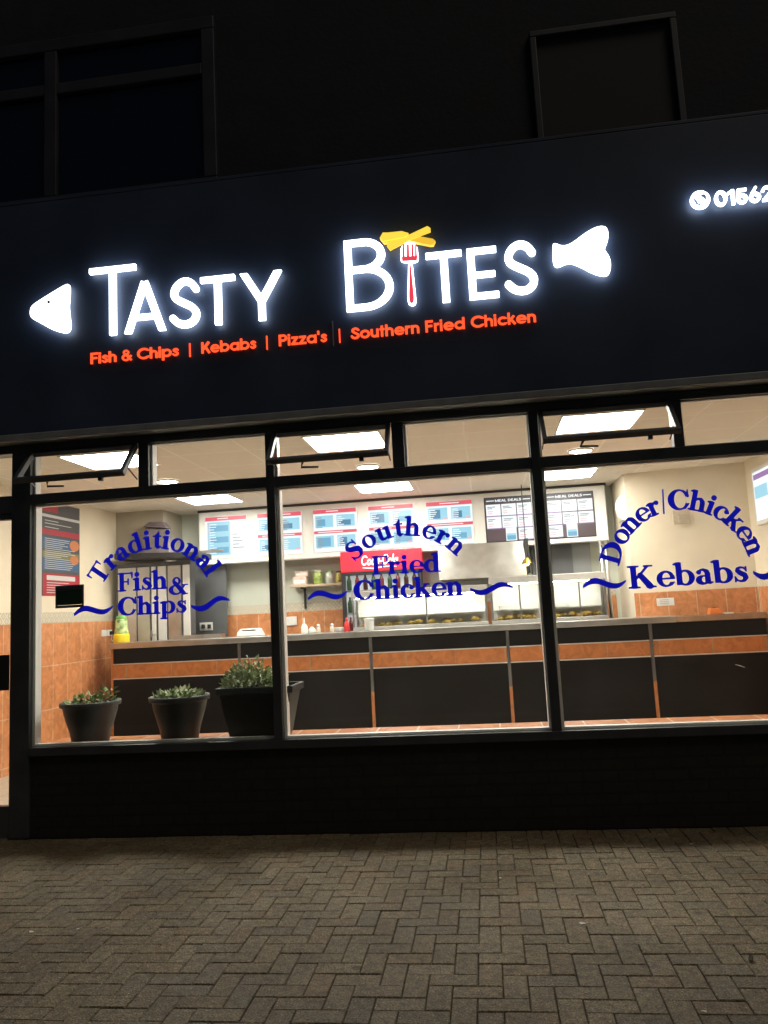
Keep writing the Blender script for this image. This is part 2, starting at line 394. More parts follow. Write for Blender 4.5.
def trace(F, d, tol=.0025):
    d = np.where(np.abs(d) < 1e-6, 1e-6, d).copy(); d[0,:] = d[-1,:] = 1; d[:,0] = d[:,-1] = 1
    ny, nx = d.shape; ins = d < 0; nxt = {}; pt = {}
    def ek(kind, j, i):
        k = (kind, j, i)
        if k not in pt:
            if kind == 0: a, b = d[j,i], d[j,i+1]; t = a/(a-b); pt[k] = (F.xs[i]+t*F.h, F.ys[j])
            else: a, b = d[j,i], d[j+1,i]; t = a/(a-b); pt[k] = (F.xs[i], F.ys[j]+t*F.h)
        return k
    code = ins[:-1,:-1]*1+ins[:-1,1:]*2+ins[1:,1:]*4+ins[1:,:-1]*8
    T = {1:[(3,0)],2:[(0,1)],3:[(3,1)],4:[(1,2)],5:[(3,0),(1,2)],6:[(0,2)],7:[(3,2)],8:[(2,3)],9:[(2,0)],10:[(0,1),(2,3)],11:[(2,1)],12:[(1,3)],13:[(1,0)],14:[(0,3)]}
    for j, i in zip(*np.nonzero((code > 0) & (code < 15))):
        E = lambda e: ek(*[(0,j,i),(1,j,i+1),(0,j+1,i),(1,j,i)][e])
        for a, b in T[int(code[j,i])]: nxt[E(a)] = E(b)
    loops = []
    while nxt:
        k0 = next(iter(nxt)); k = k0; l = []
        while k in nxt: l.append(pt[k]); k = nxt.pop(k)
        if len(l) > 5: loops.append(simplify(l, tol))
    return loops
def simplify(l, tol):
    def rdp(a):
        if len(a) < 3: return a
        p, q = np.array(a[0]), np.array(a[-1]); v = q-p; L = np.hypot(*v)
        A = np.array(a)-p; dd = np.abs(A[:,0]*v[1]-A[:,1]*v[0])/L if L > 1e-9 else np.hypot(A[:,0], A[:,1])
        k = int(dd.argmax())
        if dd[k] < tol: return [a[0], a[-1]]
        return rdp(a[:k+1])[:-1]+rdp(a[k:])
    h = len(l)//2
    return rdp(l[:h+1])[:-1]+rdp(l[h:]+[l[0]])[:-1]

FG = Fd()
def serif_glyphs():
    F = FG; B, E, C = F.box, F.ell, F.cap; w = .145; G = {}
    def stem(x, y0, y1, ww=w): return B(x-ww/2, y0, x+ww/2, y1)
    def sf(x, y, ww=.29): return B(x-ww/2, y, x+ww/2, y+.032)
    def wst(x, y0, y1, bot=1, top=0, flag=0, ww=w):
        a = [stem(x, y0, y1, ww)]
        if bot: a.append(sf(x, y0))
        if top: a.append(sf(x, y1-.032))
        if flag: a.append(C([(x-.13, y1-.045), (x, y1-.02)], .022))
        return SU(.035, *a)
    bar = lambda x0, x1, y: B(x0, y, x1, y+.036)
    G['T'] = (SU(.03, stem(.34,0,.70), sf(.34,0,.32), bar(.02,.66,.664), C([(.035,.5),(.03,.69)],[.012,.03]), C([(.645,.5),(.65,.69)],[.012,.03])), .70)
    G['F'] = (SU(.03, stem(.17,0,.7), sf(.17,0,.32), bar(.02,.58,.664), C([(.57,.49),(.565,.69)],[.012,.03]), bar(.2,.42,.34), C([(.42,.25),(.42,.46)],.02)), .62)
    G['K'] = (U(SU(.03, stem(.17,0,.7), sf(.17,0,.32), sf(.17,.668,.32)), SU(.03, C([(.22,.27),(.58,.67)],.024), sf(.6,.668,.26)), SU(.03, C([(.36,.40),(.62,.04)],[.075,.085]), sf(.66,0,.27))), .82)
    G['C'] = (U(D(D(E(.39,.35,.37,.365), E(.43,.35,.215,.322)), B(.62,.2,1,.47)), C([(.70,.46),(.70,.69)],[.028,.012]), C([(.57,.66),(.69,.52)],[.02,.04]), C([(.58,.05),(.71,.19)],[.03,.012])), .78)
    G['D'] = (U(SU(.03, stem(.17,0,.7), sf(.12,0,.24), sf(.12,.668,.24)), I(D(E(.30,.35,.46,.35), E(.28,.35,.30,.312)), .17-F.X)), .82)
    G['S'] = (U(C([(.50,.56),(.42,.65),(.31,.68),(.19,.63),(.15,.54),(.21,.45),(.34,.37),(.46,.28),(.48,.17),(.41,.06),(.28,.022),(.15,.06),(.08,.17)],[.02,.022,.025,.05,.075,.085,.095,.09,.08,.055,.028,.022,.02]), C([(.515,.48),(.515,.69)],.018), C([(.06,.01),(.06,.23)],.018)), .60)
    G['&'] = (U(D(E(.33,.55,.165,.16), E(.335,.56,.085,.12)), D(E(.28,.19,.27,.20), E(.33,.21,.165,.165)), C([(.27,.47),(.62,.05)],[.075,.075]), C([(.47,.13),(.66,.36)],.022), SU(.02, sf(.68,.37,.24)), sf(.68,0,.2)), .84)
    G['a'] = (U(D(E(.20,.13,.185,.145), E(.25,.14,.085,.105)), stem(.35,.07,.34,.135), C([(.35,.33),(.33,.39),(.24,.455),(.15,.44)],[.066,.06,.03,.022]), E(.105,.375,.06), C([(.35,.07),(.40,.03),(.48,.045)],[.06,.035,.012])), .50)
    bo = lambda cx: D(E(cx,.235,.25,.245), E(cx-.02,.235,.125,.21))
    G['b'] = (U(wst(.13,.02,.72,0,0,1), I(bo(.31), .12-F.X)), .59)
    G['d'] = (U(wst(.44,.0,.72,0,0,1), sf(.50,0,.2), I(D(E(.26,.235,.25,.245), E(.28,.235,.125,.21)), F.X-.45)), .61)
    arch = lambda: C([(.18,.35),(.26,.435),(.36,.43),(.43,.34),(.435,.2)],[.02,.028,.05,.068,.0725])
    G['h'] = (U(wst(.13,0,.72,1,0,1), arch(), wst(.435,0,.33)), .60)
    G['n'] = (U(wst(.13,0,.47,1,0,1), arch(), wst(.435,0,.33)), .60)
    G['i'] = (U(wst(.14,0,.47,1,0,1), E(.14,.62,.085)), .31)
    G['l'] = (wst(.14,0,.72,1,0,1), .30)
    G['t'] = (U(stem(.18,.08,.50), C([(.11,.45),(.24,.62)],[.01,.012]), I(B(.1,.44,.255,.62), (F.Y-.44)-1.4*(F.X-.1)), B(.02,.435,.34,.47), C([(.18,.1),(.22,.04),(.34,.07)],[.0725,.05,.012])), .37)
    G['r'] = (U(wst(.13,0,.47,1,0,1), C([(.18,.33),(.25,.42),(.33,.44)],[.02,.028,.03]), E(.35,.40,.072)), .45)
    G['o'] = (D(E(.275,.235,.262,.25), E(.275,.235,.125,.215)), .56)
    G['e'] = (U(D(D(E(.27,.235,.255,.25), E(.285,.235,.13,.215)), B(.3,.12,.6,.225)), B(.12,.225,.50,.262), C([(.33,.015),(.43,.05),(.50,.12)],[.02,.02,.01])), .53)
    G['s'] = (U(C([(.34,.38),(.28,.44),(.2,.455),(.12,.415),(.115,.345),(.19,.275),(.30,.21),(.335,.13),(.28,.04),(.19,.015),(.10,.045),(.05,.13)],[.012,.016,.02,.035,.055,.066,.07,.062,.04,.02,.016,.012]), C([(.355,.33),(.355,.46)],.014), C([(.04,.01),(.04,.16)],.014)), .42)
    G['c'] = (U(D(D(E(.27,.235,.255,.25), E(.29,.235,.13,.215)), B(.35,.13,.7,.34)), E(.40,.36,.068), C([(.33,.015),(.42,.05),(.49,.13)],[.02,.02,.01])), .50)
    G['p'] = (U(wst(.13,-.22,.46,1,0,1), I(bo(.31), .12-F.X)), .59)
    G['u'] = (U(wst(.14,.13,.47,0,0,1), C([(.14,.14),(.17,.06),(.27,.03),(.36,.07),(.42,.13)],[.0725,.055,.032,.022,.02]), wst(.445,0,.47,0,0,1), sf(.51,0,.18)), .62)
    G['k'] = (U(wst(.13,0,.72,1,0,1), SU(.03, C([(.17,.17),(.42,.44)],.022), sf(.44,.44,.2)), SU(.03, C([(.28,.28),(.46,.04)],[.065,.07]), sf(.48,0,.25))), .60)
    G['/'] = (C([(.05,-.05),(.25,.78)],.014), .30)
    return {k: (trace(F, d-.013), a) for k, (d, a) in G.items()}
def sans_glyphs(w, xh=.52):
    F = FG; B, C, SG, R = F.box, F.cap, F.seg, F.ring; G = {}; r = xh/2-w/2; c = xh/2; h = w/2; cap = .72
    bowl = lambda x: R(x, c, r, w)
    st = lambda x, y0, y1: B(x-h, y0, x+h, y1)
    cx = c; R2_ = xh-h
    G['F'] = (U(st(h,0,cap), B(0,cap-w,.40,cap), B(0,.31,.36,.31+w)), .44)
    G['C'] = (D(R(.36,.36,.36-h,w), I((F.X-.36)*-1+.12, np.abs(F.Y-.36)-.17)), .68)
    G['K'] = (U(st(h,0,cap), SG((.10,.26),(.43,.72),w*1.15), SG((.2,.45),(.46,0),w*1.15)), .52)
    G['P'] = (U(st(h,0,cap), I(R(.24,.50,.22-h,w,1,1), .24-F.X), B(0,.72-w,.24,.72), B(0,.28,.24,.28+w)), .49)
    G['S'] = (C([(.40,.56),(.33,.64),(.23,.66),(.12,.60),(.11,.49),(.19,.41),(.30,.34),(.39,.26),(.39,.15),(.31,.07),(.2,.06),(.1,.11),(.06,.19)], h), .48)
    G['M'] = (U(st(h,0,cap), st(.62,0,cap), SG((.05,.70),(.34,.08),w), SG((.64,.70),(.34,.08),w)), .74)
    G['E'] = (U(st(h,0,cap), B(0,cap-w,.42,cap), B(0,.30,.38,.30+w), B(0,0,.42,w)), .47)
    G['A'] = (U(SG((.07,0),(.31,.72),w), SG((.55,0),(.31,.72),w), B(.15,.17,.47,.17+w*.8)), .64)
    G['L'] = (U(st(h,0,cap), B(0,0,.36,w)), .40)
    G['D'] = (U(st(h,0,cap), I(R(.22,.36,.36-h,w), .22-F.X), B(0,cap-w,.22,cap), B(0,0,.22,w)), .64)
    G['a'] = (U(bowl(cx), st(R2_,0,xh)), xh+.05)
    G['b'] = (U(bowl(cx), st(h,0,cap)), xh+.04)
    G['d'] = (U(bowl(cx), st(R2_,0,cap)), xh+.05)
    G['p'] = (U(bowl(cx), st(h,-.2,xh)), xh+.04)
    G['o'] = (bowl(cx), xh+.03)
    G['e'] = (U(D(bowl(cx), B(cx,c-w*.5-.07,xh+.1,c-w*.42)), B(h,c-w*.42,xh-h*.8,c+w*.42)), xh+.03)
    G['c'] = (D(bowl(cx), I(cx+.04-F.X, np.abs(F.Y-c)-.12)), xh-.02)
    G['s'] = (C([(.28,.40),(.22,.455),(.15,.455),(.085,.41),(.09,.34),(.16,.29),(.23,.25),(.28,.19),(.26,.11),(.18,.06),(.11,.07),(.05,.13)], h*.92), .37)
    G['i'] = (U(st(h,0,xh), B(0,xh+.06,w,xh+.06+w)), w+.06)
    G['l'] = (st(h,0,cap), w+.06)
    hump = U(I(R(.21,xh-.21,.21-h,w), (xh-.21)-F.Y), B(.42-w,0,.42,xh-.21))
    G['n'] = (U(st(h,0,xh), hump), .47)
    G['h'] = (U(st(h,0,cap), hump), .47)
    G['u'] = (U(B(0,.21,w,xh), I(R(.21,.21,.21-h,w), F.Y-.21), B(.42-w,.0,.42,xh)), .47)
    G['r'] = (U(st(h,0,xh), I(R(.22,xh-.22,.22-h,w), (xh-.2)-F.Y, F.X-.27)), .30)
    G['t'] = (U(st(.12,0,.68), B(0,xh-w*.9,.25,xh)), .29)
    G['z'] = (U(B(.01,xh-w,.38,xh), B(0,0,.39,w), SG((.07,.06),(.31,xh-.06),w)), .42)
    G['k'] = (U(st(h,0,cap), SG((.08,.2),(.32,xh),w), SG((.17,.3),(.36,0),w)), .42)
    G['&'] = (U(R(.22,.54,.12,w*.8), R(.21,.21,.17,w*.9), SG((.15,.46),(.50,.02),w), SG((.36,.12),(.5,.34),w*.8)), .56)
    G["'"] = (B(0,.5,w*.9,.74), w+.05)
    G['|'] = (B(.06,-.14,.06+w*.55,.74), .20)
    G['-'] = (B(.02,.2,.25,.2+w), .3)
    G['0'] = (D(F.ell(.27,.36,.27,.37), F.ell(.27,.36,.27-w*1.15,.37-w)), .57)
    G['1'] = (U(B(.16,0,.16+w*1.1,.72), SG((.02,.56),(.22,.68),w*.9)), .36)
    G['5'] = (U(B(.07,.72-w,.46,.72), SG((.115,.70),(.085,.36),w), D(R(.25,.225,.225-h,w*1.05), I(.2-F.X, B(-.2,.2,.2,.45), np.full(F.X.shape, -1.))), B(.05,.33,.2,.33+w*.7)), .54)
    G['6'] = (U(R(.26,.235,.235-h,w*1.05), C([(.09,.29),(.17,.48),(.31,.70)], h)), .55)
    G['2'] = (U(I(R(.24,.49,.23-h,w), np.minimum(.46-F.Y, 9)), SG((.40,.45),(.08,.07),w), B(.02,0,.48,w)), .54)
    return {k: (trace(F, d), a) for k, (d, a) in G.items()}
SER = serif_glyphs()
SANS = sans_glyphs(.145); SANS2 = sans_glyphs(.122)

def line_glyphs(text, G, space=.3):
    x = 0; out = []
    for ch in text:
        if ch == ' ': x += space; continue
        loops, adv = G[ch]; out.append((loops, x, adv)); x += adv
    return out, x
def text_line(mb, text, G, p0, p1, capw, y0, y1, space=.3, slant=0, capu=.7):
    """text from world (x,z) p0 to p1, cap height capw"""
    gl, L = line_glyphs(text, G, space); dx, dz = p1[0]-p0[0], p1[1]-p0[1]; n = math.hypot(dx, dz); ux, uz = dx/n, dz/n
    sx, sz = n/L, capw/capu
    for loops, x, adv in gl:
        mb.prism(loops, lambda u, v: (p0[0]+(x+u+slant*v)*sx*ux-v*sz*uz, p0[1]+(x+u+slant*v)*sx*uz+v*sz*ux), y0, y1)
def text_arc(mb, text, G, c, r, a0, a1, capw, y0, y1, space=.3, capu=.7, kx=1.0):
    gl, L = line_glyphs(text, G, space)
    for loops, x, adv in gl:
        a = a0+(a1-a0)*(x+adv/2)/L; s = capw/capu; sx = s*kx
        ca, sa = math.cos(a), math.sin(a); ox, oz = c[0]+r*ca, c[1]+r*sa   # up = (ca,sa), along = (sa,-ca)
        mb.prism(loops, lambda u, v: (ox+(u-adv/2)*sx*sa+v*s*ca, oz-(u-adv/2)*sx*ca+v*s*sa), y0, y1)

# ================================================================== SETTING
# pavement: individual concrete blocks in a herringbone, over a bed that reaches far out
g = MB(); g.add([(-150,-150,-.012),(150,-150,-.012),(150,60,-.012),(-150,60,-.012)], [(0,1,2,3)])
ground = struct(g.build('ground', 'joint'))
def pavers():
    w = .0995; gap = .0017; vs, fs, tones = [], [], []
    rnd = random.Random(3)
    base = [(.152,.122,.078), (.144,.116,.074), (.158,.125,.077), (.136,.113,.077), (.160,.130,.084), (.150,.112,.068)]
    def block(x0, x1, y0, y1):
        x0 += gap; y0 += gap; x1 -= gap; y1 -= gap
        z = rnd.uniform(-.0025, .002); b = .0035; o = len(vs); tx, ty = rnd.uniform(-.006,.006), rnd.uniform(-.006,.006)
        cx, cy = (x0+x1)/2, (y0+y1)/2
        for zz, i in ((-.03,0), (z-b,0), (z,b)):
            for (x, y) in ((x0+i,y0+i),(x1-i,y0+i),(x1-i,y1-i),(x0+i,y1-i)):
                vs.append((x, y, zz+((x-cx)*tx+(y-cy)*ty if zz > -.02 else 0)))
        k = 0
        for r in (0, 4):
            for j in range(4):
                j2 = (j+1) % 4; fs.append((o+r+j, o+r+j2, o+r+4+j2, o+r+4+j)); k += 1
        fs.append((o+8, o+9, o+10, o+11)); k += 1
        t = rnd.choice(base); q = rnd.uniform(.90, 1.09); tones.extend([(t[0]*q, t[1]*q, t[2]*q)]*k)
    ni, nj = 76, 60
    X0, Y1 = -.03, -.010
    for i in range(-ni, ni):
        for j in range(-nj, 1):
            c = (i+j) % 4
            x, y = X0+i*w, Y1+(j-1)*w
            if c == 0: block(x, x+2*w, y, y+w)
            elif c == 2 and j < 0: block(x, x+w, y, y+2*w)
            elif c == 2: block(x, x+w, y, y+w)
    me = bpy.data.meshes.new('pavement'); me.from_pydata(vs, [], fs); me.update()
    at = me.attributes.new('tone', 'FLOAT_COLOR', 'FACE')
    at.data.foreach_set('color', np.array([(*t, 1) for t in tones], dtype=np.float32).ravel())
    me.materials.append(MT['paver'])
    o = bpy.data.objects.new('pavement', me); COL.objects.link(o); return struct(o)
pavers()

XL, XR, YB, ZC = -5.12, 3.25, 5.6, 3.1
struct(MB().box(XL-.1, XR+.1, .04, YB+.1, -.05, .0).build('floor', 'floor'))
struct(MB().box(XL-.1, XR+.1, .04, YB+.1, ZC, ZC+.06).build('ceiling', 'ceil'))
def dado(par, x0, x1, y0, y1, kind):   # tile dado and patterned border on a wall face, as thin slabs
    MB().box(x0, x1, y0, y1, .0, 1.58).build('tile_dado', 'tile_'+('yz' if kind == 'y' else 'xz'), par)
    MB().box(x0, x1, y0, y1, 1.58, 1.705).build('tile_border', 'border_'+kind, par)
wl = struct(MB().box(XL-.1, XL, .05, YB, 0, ZC).build('wall_left', 'cream')); dado(wl, XL, XL+.010, .06, 4.89, 'y')
wb = struct(MB().box(XL-.1, XR+.1, YB, YB+.1, 0, ZC).build('wall_back', 'sage')); dado(wb, -4.40, 1.80, YB-.010, YB, 'x')
wr = struct(MB().box(XR, XR+.1, .05, YB, 0, ZC).build('wall_right', 'cream')); dado(wr, XR-.010, XR, .06, 4.28, 'y')
wc = struct(MB().box(XL, -4.42, 4.9, YB, 0, ZC).build('wall_corner', 'greybeige'))
# slightly canted wall at the right with its own tile dado
p = at(621, 474, 4.60)
ya, yb = 4.62, 4.33
n_ = MB().hexa([(1.86,ya,0),(XR,yb,0),(XR,YB,0),(1.86,YB,0),(1.86,ya,ZC),(XR,yb,ZC),(XR,YB,ZC),(1.86,YB,ZC)])
wp = struct(n_.build('wall_partition', 'cream'))
MB().hexa([(1.862,ya-.010,0),(XR-.011,yb-.010,0),(XR-.011,yb,0),(1.862,ya,0),(1.862,ya-.010,1.58),(XR-.011,yb-.010,1.58),(XR-.011,yb,1.58),(1.862,ya,1.58)]).build('tile_dado', 'tile_xz', wp)

# ================================================================== SHOP BUILDING
bd = thing('shop_building', 'two storey dark brick shop building with lit shopfront and unlit upper windows', 'building', (-1, .2, 0))
MB().box(-9, 8, .05, .30, 4.70, 8.2).build('upper_wall', 'brown', bd)
MB().box(-9, -4.47, .0, .30, 0, 4.70).build('pier', 'brown', bd); MB().box(3.33, 8, .0, .30, 0, 4.70).build('pier', 'brown', bd)
MB().box(-4.47, 3.33, .09, .30, 2.93, 4.70).build('lintel', 'brown', bd)
MB().box(-3.45, 3.33, -.005, .12, 0, .585).build('stall_riser', 'brick', bd)
MB().box(-3.45, XR, .12, .42, .0, .610).build('inner_plinth', 'white', bd)
MB().box(-3.40, XR-.012, .045, .46, .612, .640).build('tiled_sill', 'tile_sill', bd)
MB().box(-9, 8, .3, 9, 8.2, 8.3).build('roof', 'brown', bd)
wz = MB(); wz.box(-9,-8.8,.3,9,0,8.2); wz.box(7.8,8,.3,9,0,8.2); wz.box(-8.8,7.8,8.8,9,0,8.2); wz.build('outer_wall', 'brown', bd)
def upper_window(x0, x1, z0, z1, bars_v, bars_h, pane, t=.11):
    f = MB(); f.box(x0, x1, .0, .07, z0, z0+t); f.box(x0, x1, .0, .07, z1-t, z1)
    f.box(x0, x0+t, .0, .07, z0+t, z1-t); f.box(x1-t, x1, .0, .07, z0+t, z1-t)
    for x in bars_v: f.box(x-t/2, x+t/2, .003, .067, z0+t, z1-t)
    for z in bars_h: f.box(x0+t, x1-t, .006, .064, z-t*.45, z+t*.45)
    fo = f.build('upper_window', 'upvc', bd, bevel=.008)
    MB().box(x0+t*.5, x1-t*.5, .042, .048, z0+t*.5, z1-t*.5).build('pane', pane, fo)
upper_window(-5.2, -1.86, 4.86, 6.36, [-3.265], [5.91], 'nightglass')
upper_window(.62, 1.70, 4.86, 5.83, [], [], 'blindcloth', t=.05)

# ================================================================== FASCIA SIGN
fs = thing('fascia_sign', 'long dark navy fascia sign with glowing white letters above the shopfront', 'sign', (-1, -.14, 2.93))
MB().box(-4.6, 3.5, -.14, .088, 2.985, 4.84).build('fascia_board', 'fascia', fs, bevel=.006)
MB().box(-4.62, 3.52, -.175, .04, 2.925, 2.978).build('bottom_trim', 'lip', fs, bevel=.006)
MB().box(-4.60, 3.50, -.141, .04, 4.841, 4.870).build('top_trim', 'fascia', fs, bevel=.006)
YF, YR = -.188, -.168     # letter face and back
def A(px, py, y=YF): q = at(px, py, y); return (q.x, q.z)

def shape(name, F, d, fn, material='sign_white', y0=YF, y1=YR, par=fs, bevel=0):
    mb = MB(); mb.prism(trace(F, d, .0015), fn, y0, y1); return mb.build(name, material, par)
def sign_letter(kind, x0, x1, z0, z1, t=.055):
    """one built-up letter filling its box, with an even stroke t"""
    global GX0, GX1, GY0, GY1
    w, h = x1-x0, z1-z0; sv = (GX0, GX1, GY0, GY1)
    GX0, GX1, GY0, GY1 = -.05, w+.05, -.05, h+.05
    F = Fd(.006); GX0, GX1, GY0, GY1 = sv
    B, SG, C, R = F.box, F.seg, F.cap, F.ring
    if kind == 'T': d = U(B(0,h-t*.85,w,h), B(w/2-t/2,0,w/2+t/2,h-.01))
    elif kind == 'A': d = I(U(SG((t*.52,-.02),(w/2,h-.01),t), SG((w-t*.52,-.02),(w/2,h-.01),t), B(w*.22,h*.24,w*.78,h*.24+t*.8)), -F.Y, F.Y-h)
    elif kind == 'Y': d = I(U(SG((t*.42,h+.02),(w/2,h*.40),t), SG((w-t*.42,h+.02),(w/2,h*.40),t), B(w/2-t/2,0,w/2+t/2,h*.45)), F.Y-h)
    elif kind == 'E': d = U(B(0,0,t,h), B(0,h-t*.85,w,h), B(0,h*.47-t*.4,w*.92,h*.47+t*.4), B(0,0,w,t*.85))
    elif kind == 'B':
        m = h*.575; d = U(B(0,0,t,h), B(0,h-t*.9,w*.45,h), B(0,m-t*.45,w*.45,m+t*.45), B(0,0,w*.45,t*.9))
        r1 = (h-m+t*.45)/2; r2 = (m+t*.45)/2
        a = np.abs(np.sqrt(((F.X-w*.42)/((w*.86-w*.42)/r1))**2+(F.Y-(h-r1))**2)-(r1-t*.45))-t*.45
        b = np.abs(np.sqrt(((F.X-w*.42)/((w*1.0-w*.42)/r2))**2+(F.Y-r2)**2)-(r2-t*.45))-t*.45
        d = U(d, I(a, w*.42-F.X), I(b, w*.42-F.X))
    elif kind == 'S':
        r = t/2; q = [(.93,.80),(.80,.93),(.62,1.0),(.40,1.0),(.17,.90),(.06,.76),(.10,.64),(.28,.555),(.55,.475),(.80,.385),(.95,.26),(.90,.11),(.70,.015),(.45,0),(.2,.05),(.02,.17)]
        # smooth the spine
        for _ in range(3):
            q2 = [q[0]]
            for a, b in zip(q, q[1:]): q2 += [(a[0]*.75+b[0]*.25, a[1]*.75+b[1]*.25), (a[0]*.25+b[0]*.75, a[1]*.25+b[1]*.75)]
            q = q2+[q[-1]]
        d = C([(r+x*(w-t), r+y*(h-t)) for x, y in q], r)
    d = d+.001
    return shape('letter', F, d, lambda u, v: (x0+u, z0+v))
zb = A(112, 335)[1]; zb2 = A(446, 301)[1]; zbase = (zb+zb2)/2-.004
def spanx(pxl, pxr, py): return A(pxl, py)[0], A(pxr, py)[0]
def put(kind, pxl, pxr, pyt, pyb=None):
    x0, x1 = spanx(pxl, pxr, pyt); zt = A((pxl+pxr)/2, pyt)[1]
    sign_letter(kind, x0, x1, zbase if pyb is None else A((pxl+pxr)/2, pyb)[1], zt)
put('T', 88.8, 135.6, 266); put('A', 122.6, 165.8, 280); put('S', 168, 200.5, 277.5); put('T', 199.8, 234.5, 275.5); put('Y', 238.5, 282.5, 271.5)
put('B', 343, 391, 238); put('T', 425, 461.5, 251); put('E', 466, 496, 247); put('S', 501, 537, 240.5)

def blob(name, pts, material, y0=YF, y1=YR, n=4):
    """closed smooth outline through sign-face points given as pixels"""
    p = [np.array(A(*q)) for q in pts]
    for _ in range(n):
        p = [x for a, b in zip(p, p[1:]+p[:1]) for x in (a*.75+b*.25, a*.25+b*.75)]
    mb = MB(); mb.prism([[tuple(x) for x in p]], lambda u, v: (u, v), y0, y1); return mb.build(name, material, fs)
def poly(name, pts, material, y0=YF, y1=YR, par=None):
    mb = MB(); mb.prism([[A(*q) for q in pts]], lambda u, v: (u, v), y0, y1); return mb.build(name, material, par or fs)
fh = blob('fish_head', [(29.5,312.7),(31,306),(38,301),(50,293.5),(64,285),(69,283.5),(69.6,289),(69,300),(68.3,306),(69.3,316),(70.6,327),(68,332.5),(61,332.3),(50,328.5),(38,321.5),(31,318)], 'sign_white')
ey = MB(); q = at(48.6, 302, YF-.004); ey.lathe([(.0125,0),(.0125,.006)], (0,0,0), 16)
ey.v = [(q.x+a, q.y-b2+.004, q.z+c2) for (a, c2, b2) in ey.v]; ey.build('eye', 'lip', fh)
blob('drumstick', [(552.6,243.5),(556,243.2),(561,245.5),(567,245.2),(574,241.5),(584,233.5),(596,226.5),(605,225.6),(608.6,231),(608,241),(604.2,249.5),(606.5,252),(610.2,258),(611.2,267),(609,275),(602,275.8),(592,272.5),(581,266.5),(571,262.6),(566,263.4),(559,266.8),(554.5,266.5),(552.6,258),(553.2,250)], 'sign_white', n=3)
# fork (the letter I) holding chips
fk = blob('fork_handle', [(408.2,261),(412.4,261),(414,280),(416.2,299),(415.6,304.5),(411.4,305.6),(407.8,303.2),(407.4,295),(408,278)], 'sign_white', n=3)
blob('handle_inlay', [(409.6,264),(411,264),(412.4,280),(414.4,298),(413.6,303),(410.2,303.6),(408.9,299),(409.4,282)], 'sign_pink', YF-.006, YF-.0005, n=3).parent = fk
blob('fork_head', [(400.9,243.6),(416.4,241.2),(418.8,258),(417.2,261.6),(410,262.6),(401,261.6),(400.4,258)], 'sign_white', n=2)
for a, b in ((402.6,404.4),(406.8,409),(411.6,413.4),(415,416.6)):
    poly('tine', [(a,244.5),(b,244.2),(b+.5,257),(a-.1,257)], 'sign_pink', YF-.005, YF-.0005)
poly('fork_base', [(401.6,257),(417.6,256),(416.9,260.6),(402.2,261.4)], 'sign_pink', YF-.006, YF-.0005)
poly('chip', [(380,238.5),(383,233.2),(400,233.6),(414,236),(433,239.5),(435.4,241.5),(433.4,245.4),(430,245.6),(405,240.6),(384,243.4)], 'sign_gold', YF-.012, YR+.004)
poly('chip', [(387,247.2),(388.4,243.2),(408,236.4),(427.5,227.2),(430.6,229.2),(430.8,233.4),(412,240.2),(390.5,251.8)], 'sign_yellow', YF-.018, YF-.0125)
poly('chip', [(380.4,239),(382.8,234.6),(402,232.6),(409,234.6),(406,238),(392,240.8),(383,242.8)], 'sign_yellow', YF-.024, YF-.0185)

# red tagline
zt = (A(91.5,364,-.16)[1]+A(537.6,321,-.16)[1])/2
capw = .086
for word, a, b in (("Fish & Chips", 90, 179), ("|", 187.6, 191.6), ("Kebabs", 201, 256.5), ("|", 264.8, 268.6), ("Pizza's", 278.5, 327.5), ("|", 337.6, 341.4), ("Southern Fried Chicken", 350.5, 538.3)):
    py = 364+(a-91.5)*(321-364)/(537.6-91.5)-5
    x0, x1 = A(a, py, -.16)[0], A(b, py, -.16)[0]
    tg = MB(); text_line(tg, word, SANS2, (x0, zt), (x1, zt), capw, -.156, -.147, space=.26, capu=.72); tg.build('tagline_lettering', 'sign_red', fs)
# join in the fascia board by the tagline
q = at(333, 333, -.14); MB().box(q.x-.004, q.x+.004, -.1445, -.13, q.z-.10, q.z+.09).build('board_joint', 'lip', fs)
# telephone number with handset roundel
ph = MB(); c = A(700.4, 199.4); sv = (GX0,GX1,GY0,GY1); GX0,GX1,GY0,GY1 = -.1,.1,-.1,.1; Fp = Fd(.0035); GX0,GX1,GY0,GY1 = sv
hand = U(Fp.cap([(-.032,.030),(-.036,.0),(-.012,-.030),(.026,-.036)], [.010,.011,.011,.010]), Fp.cap([(-.036,.032),(-.022,.022)],.012), Fp.cap([(.020,-.026),(.032,-.034)],.012))
Fp.X, Fp.Y = Fp.X, Fp.Y
d = D(Fp.ell(0,0,.066), Fp.cap([(-.034,.008),(-.022,-.024),(.006,-.038)], [.013,.013,.012])); d = D(d, Fp.cap([(.006,.040),(.028,.028),(.040,.000)], [.008,.020,.008]))
ph.prism(trace(Fp, d, .0008), lambda u, v: (c[0]+u, c[1]+v), YF, YR); ph.build('phone_roundel', 'sign_white', fs)
dg = MB(); x0 = A(714.8, 198)[0]; zd = (A(722, 205.2)[1]); x1 = A(774.5, 190)[0]
text_line(dg, '01562', sans_glyphs(.115), (x0, zd), (x1, zd), .108, YF, YR, capu=.72); dg.build('phone_number', 'sign_white', fs)

